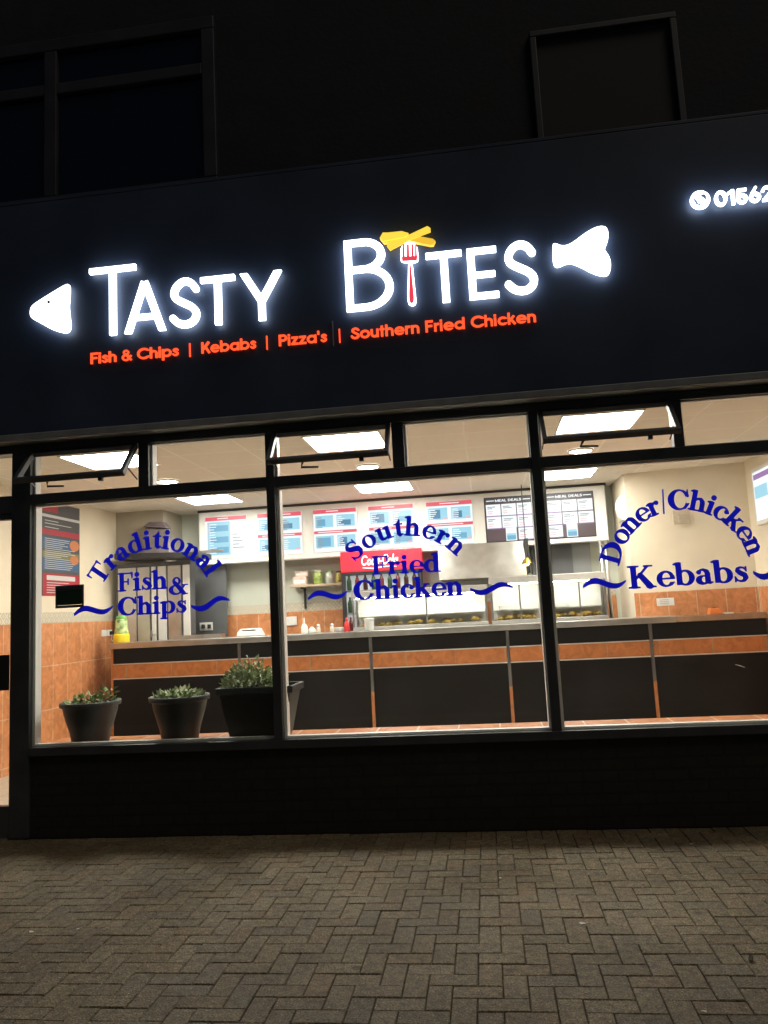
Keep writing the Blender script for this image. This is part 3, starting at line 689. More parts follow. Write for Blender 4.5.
# ================================================================== SHOPFRONT FRAME, WINDOWS, DOOR
sf_ = thing('shopfront_frame', 'dark grey aluminium shopfront frame of posts and rails below the fascia', 'window frame', (-1, 0, .6))
Z0, Z1, ZT0, ZT1, ZH0, ZH1 = .587, .648, 2.452, 2.533, 2.862, 2.924
def mull(x0, x1, z0, z1, bead=True):
    o = MB().box(x0, x1, -.035, .05, z0, z1).build('mullion', 'alu', sf_, bevel=.004)
    if bead: MB().box(x0+.008, x1-.008, .0505, .10, z0, z1).build('inner_bead', 'alu_in', o)
mull(-3.545, -3.392, 0.01, ZH0); mull(-1.538, -1.474, Z1, ZH0); mull(.390, .458, Z1, ZH0); mull(2.33, 2.40, Z1, ZH0); mull(3.25, 3.33, 0.01, ZH0); mull(-4.47, -4.39, 0.01, ZH0)
MB().box(-4.47, 3.33, -.037, .10, ZH0, ZH1).build('head_rail', 'alu', sf_, bevel=.004)
MB().box(-3.392, 3.25, -.040, .044, Z0, Z1).build('sill_rail', 'alu', sf_, bevel=.004)
MB().box(-3.392, 3.25, .0445, .060, Z0+.054, Z1-.002).build('inner_sill_bead', 'alu_in', sf_)
bays = [(-3.392, -1.538), (-1.474, .390), (.458, 2.33), (2.40, 3.25)]
for a, b in bays: MB().box(a, b, -.033, .048, ZT0, ZT1).build('transom', 'alu', sf_, bevel=.004)

def beads(mb, x0, x1, z0, z1, t=.022, y0=.012, y1=.09):
    mb.box(x0, x0+t, y0, y1, z0, z1); mb.box(x1-t*.5, x1, y0, y1, z0, z1)
    mb.box(x0+t, x1-t*.5, y0, y1-.03, z0, z0+t*.8); mb.box(x0+t, x1-t*.5, y0, y1-.03, z1-t*.5, z1)
VY0, VY1 = .0045, .0056     # vinyl on the inside of the glass
def G2(px, py): q = at(px, py, .005); return (q.x, q.z)
def flourish(par, p0, p1, hgt, name='flourish', flip=1):
    """a swash like a stretched tilde, thick in the middle, pointed at its ends"""
    a = np.array(G2(*p0)); b = np.array(G2(*p1)); d = b-a; n = np.array((-d[1], d[0]))/np.hypot(*d); L = np.hypot(*d); top, bot = [], []
    for i in range(33):
        t = i/32; c = a+d*t+n*(hgt*flip*math.sin(2*math.pi*(t*.98+.0))*.36); w = hgt*.56*(max(0, math.sin(math.pi*min(1, .08+t*.9)))**.6)
        top.append(tuple(c+n*w/2)); bot.append(tuple(c-n*w/2))
    mb = MB(); mb.prism([top+bot[::-1]], lambda u, v: (u, v), VY0, VY1); return mb.build(name, 'vinyl', par)
def circ3(p, q, r):
    (ax, az), (bx, bz), (cx, cz) = p, q, r
    d = 2*(ax*(bz-cz)+bx*(cz-az)+cx*(az-bz))
    ux = ((ax*ax+az*az)*(bz-cz)+(bx*bx+bz*bz)*(cz-az)+(cx*cx+cz*cz)*(az-bz))/d
    uz = ((ax*ax+az*az)*(cx-bx)+(bx*bx+bz*bz)*(ax-cx)+(cx*cx+cz*cz)*(bx-ax))/d
    return (ux, uz), math.hypot(ax-ux, az-uz)
def arch(par, word, pl, pt, pr, capw, pad=.06, kx=1.0, space=.3):
    """word whose glyph middles pass through the three pixels"""
    a, b, c = G2(*pl), G2(*pt), G2(*pr); cc, r = circ3(a, b, c); rb = r-capw*.38
    ang = lambda q: math.atan2(q[1]-cc[1], q[0]-cc[0])
    mb = MB(); text_arc(mb, word, SER, cc, rb, ang(a)+pad, ang(c)-pad, capw, VY0, VY1, space=space, kx=kx); return mb.build('arched_lettering', 'vinyl', par)
def vline(par, word, p0, p1, capw, space=.3):
    mb = MB(); text_line(mb, word, SER, G2(*p0), G2(*p1), capw, VY0, VY1, space=space); return mb.build('lettering', 'vinyl', par)
def vent(par, x0, x1, ang):
    """top hung sash: built closed, then swung out about its top edge"""
    zt, L, t = ZH0-.006, .350, .030
    ca, sa = math.cos(ang), math.sin(ang)
    def sw(mb):
        mb.v = [(x, -.034+(y)*ca-(zt-z)*sa, zt-(zt-z)*ca-(y)*sa) for x, y, z in mb.v]; return mb
    f = MB(); f.box(x0, x0+t, -.022, .022, zt-L, zt); f.box(x1-t, x1, -.022, .022, zt-L, zt)
    f.box(x0+t, x1-t, -.022, .022, zt-L, zt-L+t); f.box(x0+t, x1-t, -.022, .022, zt-t, zt)
    so_ = sw(f).build('vent_window', 'alu', par, bevel=.003)
    sw(MB().box(x0+t*.6, x1-t*.6, -.003, .003, zt-L+t*.6, zt-t*.6)).build('pane', 'glass', so_)
    st = MB()
    for x in (x0+.016, x1-.016):
        lo = sw(MB().add([(x, .0, zt-L*.72)], [])).v[0]; st.tube([(x, .0, zt-.02), lo], .006); st.tube([(x, -.01, ZT1+.06), lo], .005)
    st.build('stay', 'alu', so_)
    hd = MB(); xm = x0+.30*(x1-x0); lo = sw(MB().add([(xm, .02, zt-L+.01)], [])).v[0]
    hd.tube([lo, (lo[0]-.02, lo[1]+.03, lo[2]-.035), (lo[0]+.10, lo[1]+.05, lo[2]-.038)], [.010,.009,.007]); hd.build('handle', 'blackplastic', so_)
    pg = MB(); lo = sw(MB().add([(x1-.22*(x1-x0), .02, zt-L+.005)], [])).v[0]; pg.box(lo[0]-.015, lo[0]+.015, lo[1]-.01, lo[1]+.02, lo[2]-.025, lo[2]+.012); pg.build('catch', 'blackplastic', so_)
def shop_window(x0, x1, label, split=None, ang=math.radians(41)):
    t = thing('shop_window', label, 'window', ((x0+x1)/2, 0, Z1))
    MB().box(x0+.003, x1-.003, -.004, .004, Z1+.003, ZT0-.003).build('pane', 'glass', t)
    bm_ = MB(); beads(bm_, x0+.001, x1-.001, Z1+.001, ZT0-.001); bm_.build('glazing_bead', 'alu_in', t)
    if split:
        MB().box(split[0], split[1], -.034, .05, ZT1, ZH0).build('post', 'alu', t, bevel=.003)
        MB().box(split[1]+.003, x1-.003, -.004, .004, ZT1+.003, ZH0-.003).build('fixed_toplight', 'glass', t)
        b2 = MB(); beads(b2, split[1]+.001, x1-.001, ZT1+.001, ZH0-.001, .014); b2.build('toplight_bead', 'alu_in', t)
        b3 = MB(); b3.box(x0+.001, x0+.016, .012, .08, ZT1+.001, ZH0-.001); b3.build('vent_bead', 'alu_in', t)
        vent(t, x0+.004, split[0]-.004, ang)
    else:
        MB().box(x0+.003, x1-.003, -.004, .004, ZT1+.003, ZH0-.003).build('fixed_toplight', 'glass', t)
    return t
wA = shop_window(*bays[0], 'shop window lettered Traditional Fish and Chips with two round plant pots inside', (-2.523, -2.443))
wB = shop_window(*bays[1], 'shop window lettered Southern Fried Chicken in blue between two dark posts', (-.592, -.505))
wC = shop_window(*bays[2], 'shop window lettered Doner Chicken Kebabs in a tall blue arch', (1.372, 1.44))
wD = shop_window(*bays[3], 'narrow plain shop window without lettering beside the kebabs window')
arch(wA, 'Traditional', (97,581), (152.5,541.5), (212,572), .140, pad=.03)
vline(wA, 'Fish', (117.5,591.5), (168,588.2), .134); vline(wA, '&', (169,595), (189,593.6), .125); vline(wA, 'Chips', (117.5,615.4), (187,612.2), .130)
flourish(wA, (74,615), (113,605.5), .080); flourish(wA, (191,606), (230,601), .080, flip=-1)
arch(wB, 'Southern', (352.5,555), (406,528.5), (459.5,549), .134, pad=.06)
vline(wB, 'Fried', (371.5,574.4), (441,571.4), .128); vline(wB, 'Chicken', (353.5,600), (464,594.6), .135)
flourish(wB, (308,599), (347,591), .075); flourish(wB, (470,589), (513,588), .075, flip=-1)
arch(wC, 'Doner/Chicken', (612,567), (684,502), (757,558), .136, pad=-.05, space=.3)
vline(wC, 'Kebabs', (629,588.5), (749.5,581.2), .150)
flourish(wC, (583,587), (626,580), .080); flourish(wC, (753,572), (792,574), .080, flip=-1)

dr = thing('entrance_door', 'dark framed glass entrance door with lock plate at the far left', 'door', (-3.97, 0, 0))
df = MB(); x0, x1 = -4.388, -3.548; Zd = 2.40
st_ = MB(); st_.box(x0, x0+.06, -.025, .030, .02, Zd); st_.box(x1-.002, x1, -.025, .030, .02, Zd); st_.box(x0+.06, x1-.002, -.025, .030, .02, .235); st_.box(x0+.06, x1-.002, -.025, .030, 2.352, Zd)
st_.build('door_leaf', 'alu', dr, bevel=.003)
MB().box(x0+.05, x1-.001, -.004, .004, .23, 2.36).build('pane', 'glass', dr)
MB().box(-3.72, x1-.003, -.040, -.0255, 1.07, 1.33).build('lock_plate', 'blackplastic', dr, bevel=.004)
hb = MB(); hb.tube([(-3.68,-.04,1.18),(-3.68,-.075,1.18),(-3.82,-.078,1.18)], .011); hb.build('handle', 'steel', dr)
MB().box(x0, x1, -.033, .05, 2.402, ZT1).build('door_transom', 'alu', dr)
MB().box(x0+.002, x1-.002, -.004, .004, ZT1+.002, ZH0-.002).build('toplight', 'glass', dr)
MB().box(x0, x1, -.04, .10, -.005, .018).build('threshold', 'steel', dr)

# small dark card stuck inside the left window
cdx = thing('window_card', 'black bordered dark green card stuck on the left window above the counter', 'sign', (*at(70, 596, .02),))
a, b = at(56, 586, .02), at(84, 607, .02)
k_ = MB(); k_.box(a.x,b.x,.012,.022,b.z,b.z+.020); k_.box(a.x,b.x,.012,.022,a.z-.042,a.z); k_.box(a.x,a.x+.014,.012,.022,b.z+.0205,a.z-.0425); k_.box(b.x-.014,b.x,.012,.022,b.z+.0205,a.z-.0425); k_.build('card_border', 'blackplastic', cdx)
m_ = MT['vinyl'].copy(); m_.name = 'dark_green_card'
for n in m_.node_tree.nodes:
    if n.type.startswith('BSDF'): n.inputs[0].default_value = (.012,.045,.028,1)
MB().box(a.x+.012, b.x-.012, .008, .0115, b.z+.022, a.z-.040).build('card_face', m_, cdx)

# ================================================================== CEILING LIGHTS
ys, xs = (1.50, 4.28), (-3.50, -1.18, 1.11)
nm = {(0,0):'lit square ceiling panel seen through the left opening vent', (1,0):'lit square ceiling panel seen through the middle opening vent', (2,0):'lit square ceiling panel seen through the right opening vent',
      (0,1):'lit square ceiling panel just in front of the leftmost menu screen', (1,1):'lit square ceiling panel in front of the middle menu screens', (2,1):'lit square ceiling panel in front of the two meal deals screens'}
proto = None
for i, x in enumerate(xs):
    for j, y in enumerate(ys):
        if proto is None:
            t = thing('ceiling_light', '', 'ceiling light', (x, y, ZC), 'square ceiling light panels'); h = .355
            f = MB(); f.box(x-h,x+h,y-h,y-h+.02,ZC-.012,ZC-.001); f.box(x-h,x+h,y+h-.02,y+h,ZC-.012,ZC-.001); f.box(x-h,x-h+.02,y-h+.02,y+h-.02,ZC-.012,ZC-.001); f.box(x+h-.02,x+h,y-h+.02,y+h-.02,ZC-.012,ZC-.001)
            f.build('frame', 'white', t); MB().box(x-h+.02, x+h-.02, y-h+.02, y+h-.02, ZC-.008, ZC-.001).build('diffuser', 'panel_light', t); proto = t
        else:
            t = copy_tree(proto); t.location = (x, y, ZC)
        t['label'] = nm[(i,j)]
proto = None
for x, lb in zip((-3.46,-1.17,1.11), ('round glowing downlight under the left opening vent', 'round glowing downlight under the middle opening vent', 'round glowing downlight under the right opening vent')):
    if proto is None:
        t = thing('downlight', lb, 'ceiling light', (x, 2.77, ZC), 'round downlights in the ceiling')
        MB().lathe([(.135,-.001),(.135,-.016),(.115,-.022),(.112,-.010)], (x,2.77,ZC), 32, cap=False).build('rim', 'white', t, smooth=True)
        MB().lathe([(.112,-.001),(.112,-.014)], (x,2.77,ZC), 32).build('lens', 'downlight', t); proto = t
    else:
        t = copy_tree(proto); t.location = (x, 2.77, ZC)
    t['label'] = lb

# ================================================================== COUNTER
YC = 4.1
xl, xr = at(111.5, 660, YC).x, at(766, 622, YC).x
ct = thing('shop_counter', 'long service counter with black panels terracotta band and steel top', 'counter', ((xl+xr)/2, YC+.3, 0))
zT, zU, zB1, zB0 = 1.285, 1.212, 1.022, .822
xs_ = at(676, 620, YC).x
MB().box(xl-.02, xs_, YC-.03, YC+.50, zU, zT).build('worktop', 'steel', ct, bevel=.006)
MB().box(xs_+.002, xr+.01, YC-.02, YC+.21, zU, zT-.005).build('end_worktop', mat('tile_reflection_top', (.30,.19,.12), .25, noise=.2, nscale=6), ct, bevel=.005)  # worktop end browned to hold the reflection of the orange tiles
posts = [at(px, 660, YC).x for px in (239.5, 372, 509.5, 653)]
posts = [posts[0]+(posts[3]-posts[0])*k/3 for k in range(4)]
edges = [xl+.025]+posts+[xr]
for k in range(5):
    a = edges[k]+(.020 if k else 0); b = edges[k+1]-(.020 if k < 4 else 0)
    MB().box(a, b, YC, YC+.02, zB1, zU-.002).build('upper_panel', 'black', ct)
    MB().box(a, b, YC, YC+.02, .0, zB0).build('lower_panel', 'black', ct)
    MB().box(a, b, YC-.004, YC+.02, zB0+.014, zB1-.014).build('tile_band', 'tile_band', ct)
    e = MB(); e.box(a, b, YC-.008, YC+.02, zB1-.0135, zB1-.001); e.box(a, b, YC-.008, YC+.02, zB0+.001, zB0+.0135); e.build('edge_strip', 'steel_light', ct)
for x in posts:
    MB().box(x-.019, x+.019, YC-.012, YC+.02, .55, zU-.003).build('cover_strip', 'steel_dark_refl', ct, bevel=.003)
    MB().box(x-.019, x+.019, YC-.012, YC+.02, .01, .548).build('tile_strip', 'tile_band', ct)
MB().box(xl, xl+.0245, YC-.012, YC+.5, 0, zU-.003).build('end_post', 'tile_band', ct)
cc = MB(); cc.box(xl+.03, xs_, YC+.021, YC+.48, 0, zU-.004); cc.box(xs_+.001, xr-.01, YC+.021, YC+.19, 0, zU-.004); cc.build('carcass', 'blackplastic', ct)
sc = MB(); a = at(735,664.5,YC-.002); b = at(745,667.5,YC-.002); sc.tube([(a.x,YC-.002,a.z),((a.x+b.x)/2,YC-.002,(a.z+b.z)/2+.004),(b.x,YC-.002,b.z)], [.002,.005,.002], 6); sc.build('scratch', 'white', ct)
# back counter under the kitchen wall
bk = thing('back_counter', 'steel back counter against the tiled kitchen wall', 'counter', (-2.4, 5.3, 0))
MB().box(-3.9, 1.84, 4.98, 5.58, 1.02, 1.06).build('worktop', 'steel', bk, bevel=.004); MB().box(-3.9, 1.84, 5.02, 5.58, 0, 1.018).build('carcass', 'steel_light', bk)

# ================================================================== MENU SCREENS
YM = 5.22
cs = thing('menu_casing', 'long white casing holding the row of lit menu screens under the ceiling', 'menu board', (-1.2, YM, 2.3))
xa, xb = at(199, 540, YM).x, at(607, 515, YM).x; zm0, zm1 = 2.308, 3.062
MB().box(xa, xb, YM, YM+.16, zm0, zm1).build('case', 'casing', cs, bevel=.01)
MB().box(xa-.02, xb+.02, YM+.02, YM+.16, zm1+.002, ZC-.002).build('hanging_rail', 'blackplastic', cs)
def emat(name, c, s): return mat(name, (.03,.03,.03), .4, emit=c, es=s)
EM = dict(w=emat('screen_white', (.92,.96,1), 1.15), b=emat('screen_blue', (.13,.46,.72), .95), lb=emat('screen_pale_blue', (.36,.74,.93), 1.0), r=emat('screen_red', (.95,.10,.16), .9), pk=emat('screen_pink', (1,.55,.60), .95),
          k=emat('screen_dark', (.09,.07,.11), .5), db=emat('screen_deep_blue', (.05,.30,.55), .8), pu=emat('screen_purple', (.36,.18,.48), .95), br=emat('screen_maroon', (.16,.075,.10), .55), gr=emat('screen_grey', (.35,.38,.42), .8))
def screen(px0, px1, py0, py1, label, kind, seed):
    rnd = random.Random(seed); pm = (px0+px1)/2
    x0, x1 = at(px0, (py0+py1)/2, YM).x, at(px1, (py0+py1)/2, YM).x; z1, z0 = at(pm, py0, YM).z, at(pm, py1, YM).z
    z1, z0 = 2.985, 2.385
    t = thing('menu_screen', label, 'menu screen', ((x0+x1)/2, YM, z0), 'lit menu screens above the kitchen')
    w, h = x1-x0, z1-z0; y = YM-.002
    MB().box(x0-.012, x1+.012, YM-.004, YM-.001, z0-.012, z1+.012).build('bezel', 'white' if kind != 'deal' else 'blackplastic', t)
    MB().box(x0, x1, y-.012, y-.003, z0, z1).build('lit_panel', EM['w' if kind != 'deal' else 'br'], t)
    L = {}
    def rect(c, u0, u1, v0, v1, lay=1):
        L.setdefault((c, lay), MB()).box(x0+u0*w, x0+u1*w, y-.012-.0015*lay, y-.0122-.0015*(lay-1), z0+v0*h, z0+v1*h)
    def lines(c, u0, u1, v0, v1, n, lay=3):
        for k in range(n):
            v = v1-(k+.5)*(v1-v0)/n; e = u0+(u1-u0)*rnd.uniform(.45, .95); rect(c, u0, e, v-.009, v+.009, lay)
    if kind == 'deal':
        rect('k', 0, 1, .87, 1, 1); text_line(L.setdefault(('w',3), MB()), 'MEAL DEALS', SANS, (x0+.22*w, z0+.905*h), (x0+.78*w, z0+.905*h), .058*h, y-.0165, y-.0151, capu=.72)
        rect('w', .03, .2, .925, .945, 2); rect('w', .80, .97, .925, .945, 2)
        for i in range(3):
            for j in range(3):
                u0, u1 = .015+i*.33, .015+i*.33+.31; v1 = .85-j*.285; v0 = v1-.26
                if j == 2 and i == 1: rect('w', u0+.06, u1-.02, v0-.02, v1+.02, 2); rect('b', u0+.08, u1-.04, v0, v0+.10, 3); rect('lb', u0+.08, u1-.04, v0+.10, v0+.15, 3); continue
                if j == 2 and i == 2-(seed % 2)*2: continue
                rect('w', u0, u1, v0, v1, 2); lines('pk', u0+.03, u0+.22, v0+.03, v0+.12, 2); lines('gr', u0+.03, u0+.25, v0+.15, v0+.22, 2)
                if rnd.random() < .6: rect('pu', u0, u1, v0-.022, v0-.002, 1)
    else:
        rect('r', 0, 1, .905, 1, 1); lines('w', .30, .80, .925, .985, 1)
        if kind == 'list':
            rect('lb', .05, .60, .08, .88, 1)
            for v in (.72, .45, .20): rect('b', .12, .56, v-.07, v+.07, 2)
            lines('w', .1, .3, .1, .85, 12); lines('gr', .66, .95, .2, .6, 5); rect('pk', .08, .09, .1, .88, 2)
        else:
            rect('r', 0, 1, .43, .50, 1); lines('w', .1, .9, .45, .48, 1)
            for (u0, u1, v0, v1) in ((.04,.46,.56,.86),(.54,.96,.56,.86),(.04,.46,.08,.38),(.54,.96,.08,.38)):
                c = rnd.choice(['b','lb','b','db']); 
                rect('lb', u0, u1, v0+.02, v1, 1); rect(c, u0+.05, u1-rnd.uniform(.02,.2), v0+.05, v1-rnd.uniform(.04,.14), 2)
                lines('w' if rnd.random() < .5 else 'gr', u0+.02, u0+.2, v0, v1-.03, 6)
                if rnd.random() < .5: rect('pk', u1-.10, u1-.02, v0+.02, v0+.07, 2)
    for (c, lay), mb in L.items(): mb.build('artwork_print', EM[c], t)
screen(206, 247, 522, 557, 'lit menu screen at the left end above the dark splashback', 'list', 1)
screen(258, 302, 514, 554, 'second lit menu screen from the left, cut by the window post', 'grid', 2)
screen(314, 357, 509, 550, 'third lit menu screen, above the boxes and jars on the shelf', 'grid', 3)
screen(369, 414, 505, 548, 'fourth lit menu screen, directly above the red fridge header', 'grid', 4)
screen(427, 473, 502, 545, 'fifth lit menu screen, right of the red fridge and beside a meal deals screen', 'grid', 6)
screen(486, 533, 497, 542, 'dark bordered meal deals screen left of the right window post', 'deal', 7)
screen(546, 594, 491, 538, 'dark bordered meal deals screen at the right end of the white casing', 'deal', 8)

# ================================================================== LEFT: POSTER, SOCKET, FRYING RANGE
po = thing('menu_poster', 'tall menu poster with blue and red stripes on the left cream wall', 'poster', (XL, 3.3, 1.9))
y0, y1, pz0, pz1 = 2.72, 3.875, 1.90, 3.03
MB().box(XL+.001, XL+.007, y0, y1, pz0, pz1).build('sheet', mat('poster_grey', (.075,.075,.08), .5), po)
PC = dict(r=mat('poster_red', (.38,.025,.04), .5), b=mat('poster_blue', (.04,.11,.22), .5), w=mat('poster_white', (.6,.6,.6), .5), o=mat('poster_orange', (.55,.20,.08), .5), g=mat('poster_olive', (.20,.20,.09), .5), dk=mat('poster_dark', (.03,.03,.035), .5))
PL = {}
def pr(c, u0, u1, v0, v1, lay=1):
    PL.setdefault((c,lay), MB()).box(XL+.0071+.0012*(lay-1), XL+.008+.0012*(lay-1)+.0002, y0+u0*(y1-y0), y0+u1*(y1-y0), pz0+v0*(pz1-pz0), pz0+v1*(pz1-pz0))
pr('dk', 0, .24, 0, 1); pr('r', .02, .55, .89, .985, 2); pr('w', 0, 1, .83, .86, 2); pr('r', 0, .98, .645, .705, 2)
pr('b', .26, .92, .50, .62); pr('b', .26, .98, .27, .40); pr('g', .26, .98, .40, .47); pr('r', .27, 1, 0, .235, 1); pr('w', .34, .9, .165, .215, 2)
rnd = random.Random(5)
for k in range(16):
    v = .285+k*.021
    if v < .62: pr('w', .30, .30+rnd.uniform(.3,.62), v, v+.006, 3)
for k in range(5): pr('w', .34, .34+rnd.uniform(.2,.5), .03+k*.026, .038+k*.026, 3)
for v in (.72,.76,.79): pr('w', .30, rnd.uniform(.5,.9), v, v+.007, 3)
def oval(c, u, v, ru, rv):
    mb = PL.setdefault((c,5), MB()); n = 20; o = [(XL+.0135, y0+(u+ru*math.cos(2*math.pi*k/n))*(y1-y0), pz0+(v+rv*math.sin(2*math.pi*k/n))*(pz1-pz0)) for k in range(n)]
    mb.add(o+[(XL+.0124, b2, c2) for a2, b2, c2 in o], [tuple(range(n)), tuple(range(2*n-1, n-1, -1))]+[(k, (k+1)%n, n+(k+1)%n, n+k) for k in range(n)])
for v in (.43, .31): oval('o', .12, v, .10, .045)
oval('o', .88, .56, .10, .06); oval('o', .88, .40, .09, .05); oval('w', .12, .11, .11, .06); oval('g', .12, .11, .09, .05)
for (c, lay), mb in PL.items(): mb.build('artwork_print', PC[c], po)

sk = thing('wall_socket', 'white switched socket on the left tiled wall beside the yellow tub', 'socket', (XL+.01, 4.55, 1.42))
MB().box(XL+.011, XL+.026, 4.42, 4.56, 1.375, 1.46).build('plate', 'white', sk, bevel=.004); MB().box(XL+.011, XL+.026, 4.575, 4.71, 1.375, 1.46).build('plate', 'white', sk, bevel=.004)
MB().box(XL+.0265, XL+.060, 4.63, 4.70, 1.39, 1.44).build('plug', 'blackplastic', sk, bevel=.006)
cb = MB(); cb.tube([(XL+.05,4.66,1.39),(XL+.06,4.62,1.33),(XL+.12,4.55,1.295),(XL+.25,4.45,1.292)], .005, 6); cb.build('cable', 'white', sk)

YR0 = 4.70
fr_ = thing('frying_range', 'steel kitchen unit with tall door panels and dark overhanging hood at left', 'kitchen unit', (at(150, 600, YR0).x, YR0+.1, 0))
hx0, hx1 = at(114, 560, 4.5).x, at(199, 560, 4.5).x
hz1, hz0 = at(150, 551, 4.5).z, at(150, 560.5, 4.5).z
MB().hexa([(hx0,4.5,hz0+.04),(hx1,4.5,hz0),(hx1,5.0,hz0),(hx0,4.895,hz0+.04),(hx0,4.5,hz1),(hx1,4.5,hz1-.05),(hx1,5.0,hz1-.05),(hx0,4.895,hz1)]).build('hood', mat('black_hood', (.03,.03,.03), .4), fr_, bevel=.01)
def gx(px, y=YR0): return at(px, 600, y).x
zt_ = hz0-.01
MB().box(gx(115.5), gx(190), YR0+.03, 4.895, 0, zt_).build('body', 'darkgrey', fr_)
for a, b, mt in ((118,136,'steel_light'),(137.5,149.5,'steel_light'),(151.5,155.5,'white'),(158,166,'casing'),(168,181,'steel'),(183,189.5,'casing')):
    MB().box(gx(a), gx(b), YR0, YR0+.029, .9, zt_-.06).build('door_panel', mt, fr_, bevel=.004)
hd = MB(); hd.tube([(gx(152),YR0-.02,1.33),(gx(152),YR0-.02,1.42)], .012); hd.tube([(gx(150),YR0-.02,1.36),(gx(156),YR0-.02,1.36)], .008); hd.build('handle', 'steel', fr_)
fd = MB(); a, b = at(142, 521, 4.62), at(166, 553, 4.62)
fd.hexa([(a.x,4.62,b.z),(b.x+.05,4.62,b.z),(b.x+.05,4.89,b.z),(a.x,4.89,b.z),(a.x,4.72,a.z-.08),(b.x-.03,4.72,a.z-.12),(b.x-.03,4.89,a.z-.12),(a.x,4.89,a.z-.08)])
fd.build('flue_duct', mat('grey_flue', (.22,.19,.19), .45, .4, noise=.2, nscale=5), fr_, bevel=.01)
cp = MB(); cp.hexa([(a.x-.02,4.68,a.z-.07),(b.x-.02,4.68,a.z-.11),(b.x-.02,4.89,a.z-.11),(a.x-.02,4.89,a.z-.07),(a.x+.04,4.75,a.z+.0),(b.x-.10,4.75,a.z-.01),(b.x-.10,4.89,a.z-.01),(a.x+.04,4.89,a.z+.0)]); cp.build('flue_cap', mat('brown_flue', (.13,.10,.11), .5), fr_, bevel=.008)
sp = thing('splashback', 'dark grey splashback panel with a double socket right of the frying unit', 'panel', (at(208, 600, 5.35).x, 5.4, 1.06))
a, b = at(190, 566, 5.35), at(227.5, 632, 5.35)
MB().box(a.x-.3, b.x, 5.35, 5.38, 1.07, a.z+.16).build('sheet', 'darkgrey', sp, bevel=.003)
MB().box(a.x-.3, b.x+.02, 5.20, 5.42, a.z+.162, a.z+.20).build('top_ledge', 'steel', sp)
ds = thing('double_socket', 'white double socket with two black plugs on the dark splashback', 'socket', (*at(206, 626, 5.33),))
a, b = at(199.5, 622.8, 5.33), at(212.5, 630.2, 5.33); MB().box(a.x, b.x, 5.33, 5.349, b.z, a.z).build('plate', 'white', ds, bevel=.004)
for px in (203, 209):
    q = at(px, 626.5, 5.3); MB().lathe([(.026,-.03),(.026,.03)], (q.x, 5.31, q.z), 14).build('plug', 'blackplastic', ds)

# yellow and green tub
q = at(121.5, 640, 4.34)
tb = thing('cleaning_tub', 'yellow tub with green lid standing at the left end of the steel counter', 'tub', (q.x, 4.34, zT+.001))
MB().lathe([(.100,0),(.105,.01),(.103,.10),(.092,.115)], (q.x,4.34,zT+.001), 24).build('base', 'yellow', tb, smooth=True)
MB().lathe([(.090,.116),(.092,.12),(.080,.20),(.075,.29),(.060,.31)], (q.x,4.34,zT+.001), 24).build('body', mat('printed_label', (.45,.60,.25), .5, noise=.7, nscale=16), tb, smooth=True)
MB().lathe([(.065,.311),(.066,.315),(.062,.345),(.02,.35)], (q.x,4.34,zT+.001), 24).build('lid', 'green', tb, smooth=True)

# ================================================================== BACK WALL: SHELF, FRIDGE, ITEMS
sh = thing('wall_shelf', 'pale wooden shelf on a dark bracket beside the red fridge', 'shelf', (*at(318, 585, 5.45),))
a, b = at(291, 584, 5.4), at(344, 583, 5.4); zs = a.z-.02
MB().box(a.x, b.x, 5.33, 5.588, zs-.035, zs).build('board', 'wood', sh, bevel=.004)
q = at(303, 590, 5.45); br = MB(); br.box(q.x-.014, q.x+.014, 5.36, 5.585, zs-.06, zs-.0355); br.box(q.x-.014, q.x+.014, 5.555, 5.585, zs-.34, zs-.061); br.build('bracket', 'blackplastic', sh)
def shelf_box(px0, px1, h, z, lab, y=5.40):
    a, b = at(px0, 575, y).x, at(px1, 575, y).x
    t = thing('carton', lab, 'box', ((a+b)/2, y+.08, z), 'cartons on the wall shelf')
    MB().box(a, b, y, y+.15, z, z+h).build('box_body', mat('pink_carton', (.62,.47,.40), .6, noise=.2, nscale=14), t, bevel=.003)
    MB().box(a+.02, b-.02, y-.002, y-.0003, z+.02, z+h*.6).build('printed_panel', 'card', t)
shelf_box(292.5, 306, .115, zs+.001, 'pale carton at the bottom of the stack on the wall shelf')
shelf_box(295, 307.5, .075, zs+.117, 'pale carton on top of another at the left of the wall shelf')
def jar(px, r, h, body, lid, lab, y=5.46):
    x = at(px, 575, y).x; t = thing('jar', lab, 'jar', (x, y, zs), 'jars on the wall shelf')
    MB().lathe([(r*.9,.001),(r,.012),(r,h*.72),(r*.72,h*.84),(r*.70,h*.86)], (x,y,zs), 18).build('body', body, t, smooth=True)
    MB().lathe([(r*.74,h*.865),(r*.74,h)], (x,y,zs), 18).build('lid', lid, t)
mj = mat('green_pickle_glass', (.30,.40,.10), .2, noise=.5, nscale=25); mg = mat('clear_jar', (.50,.54,.48), .15, noise=.2, nscale=20); mk = mat('yellow_label_jar', (.42,.38,.10), .3, noise=.6, nscale=30)
jar(318, .066, .20, mj, 'white', 'green pickle jar next to the cartons on the wall shelf')
jar(329.5, .060, .18, mg, 'green', 'clear jar with green lid in the middle of the wall shelf')
jar(339, .050, .17, mk, 'blackplastic', 'yellowish jar with black lid at the fridge end of the wall shelf')

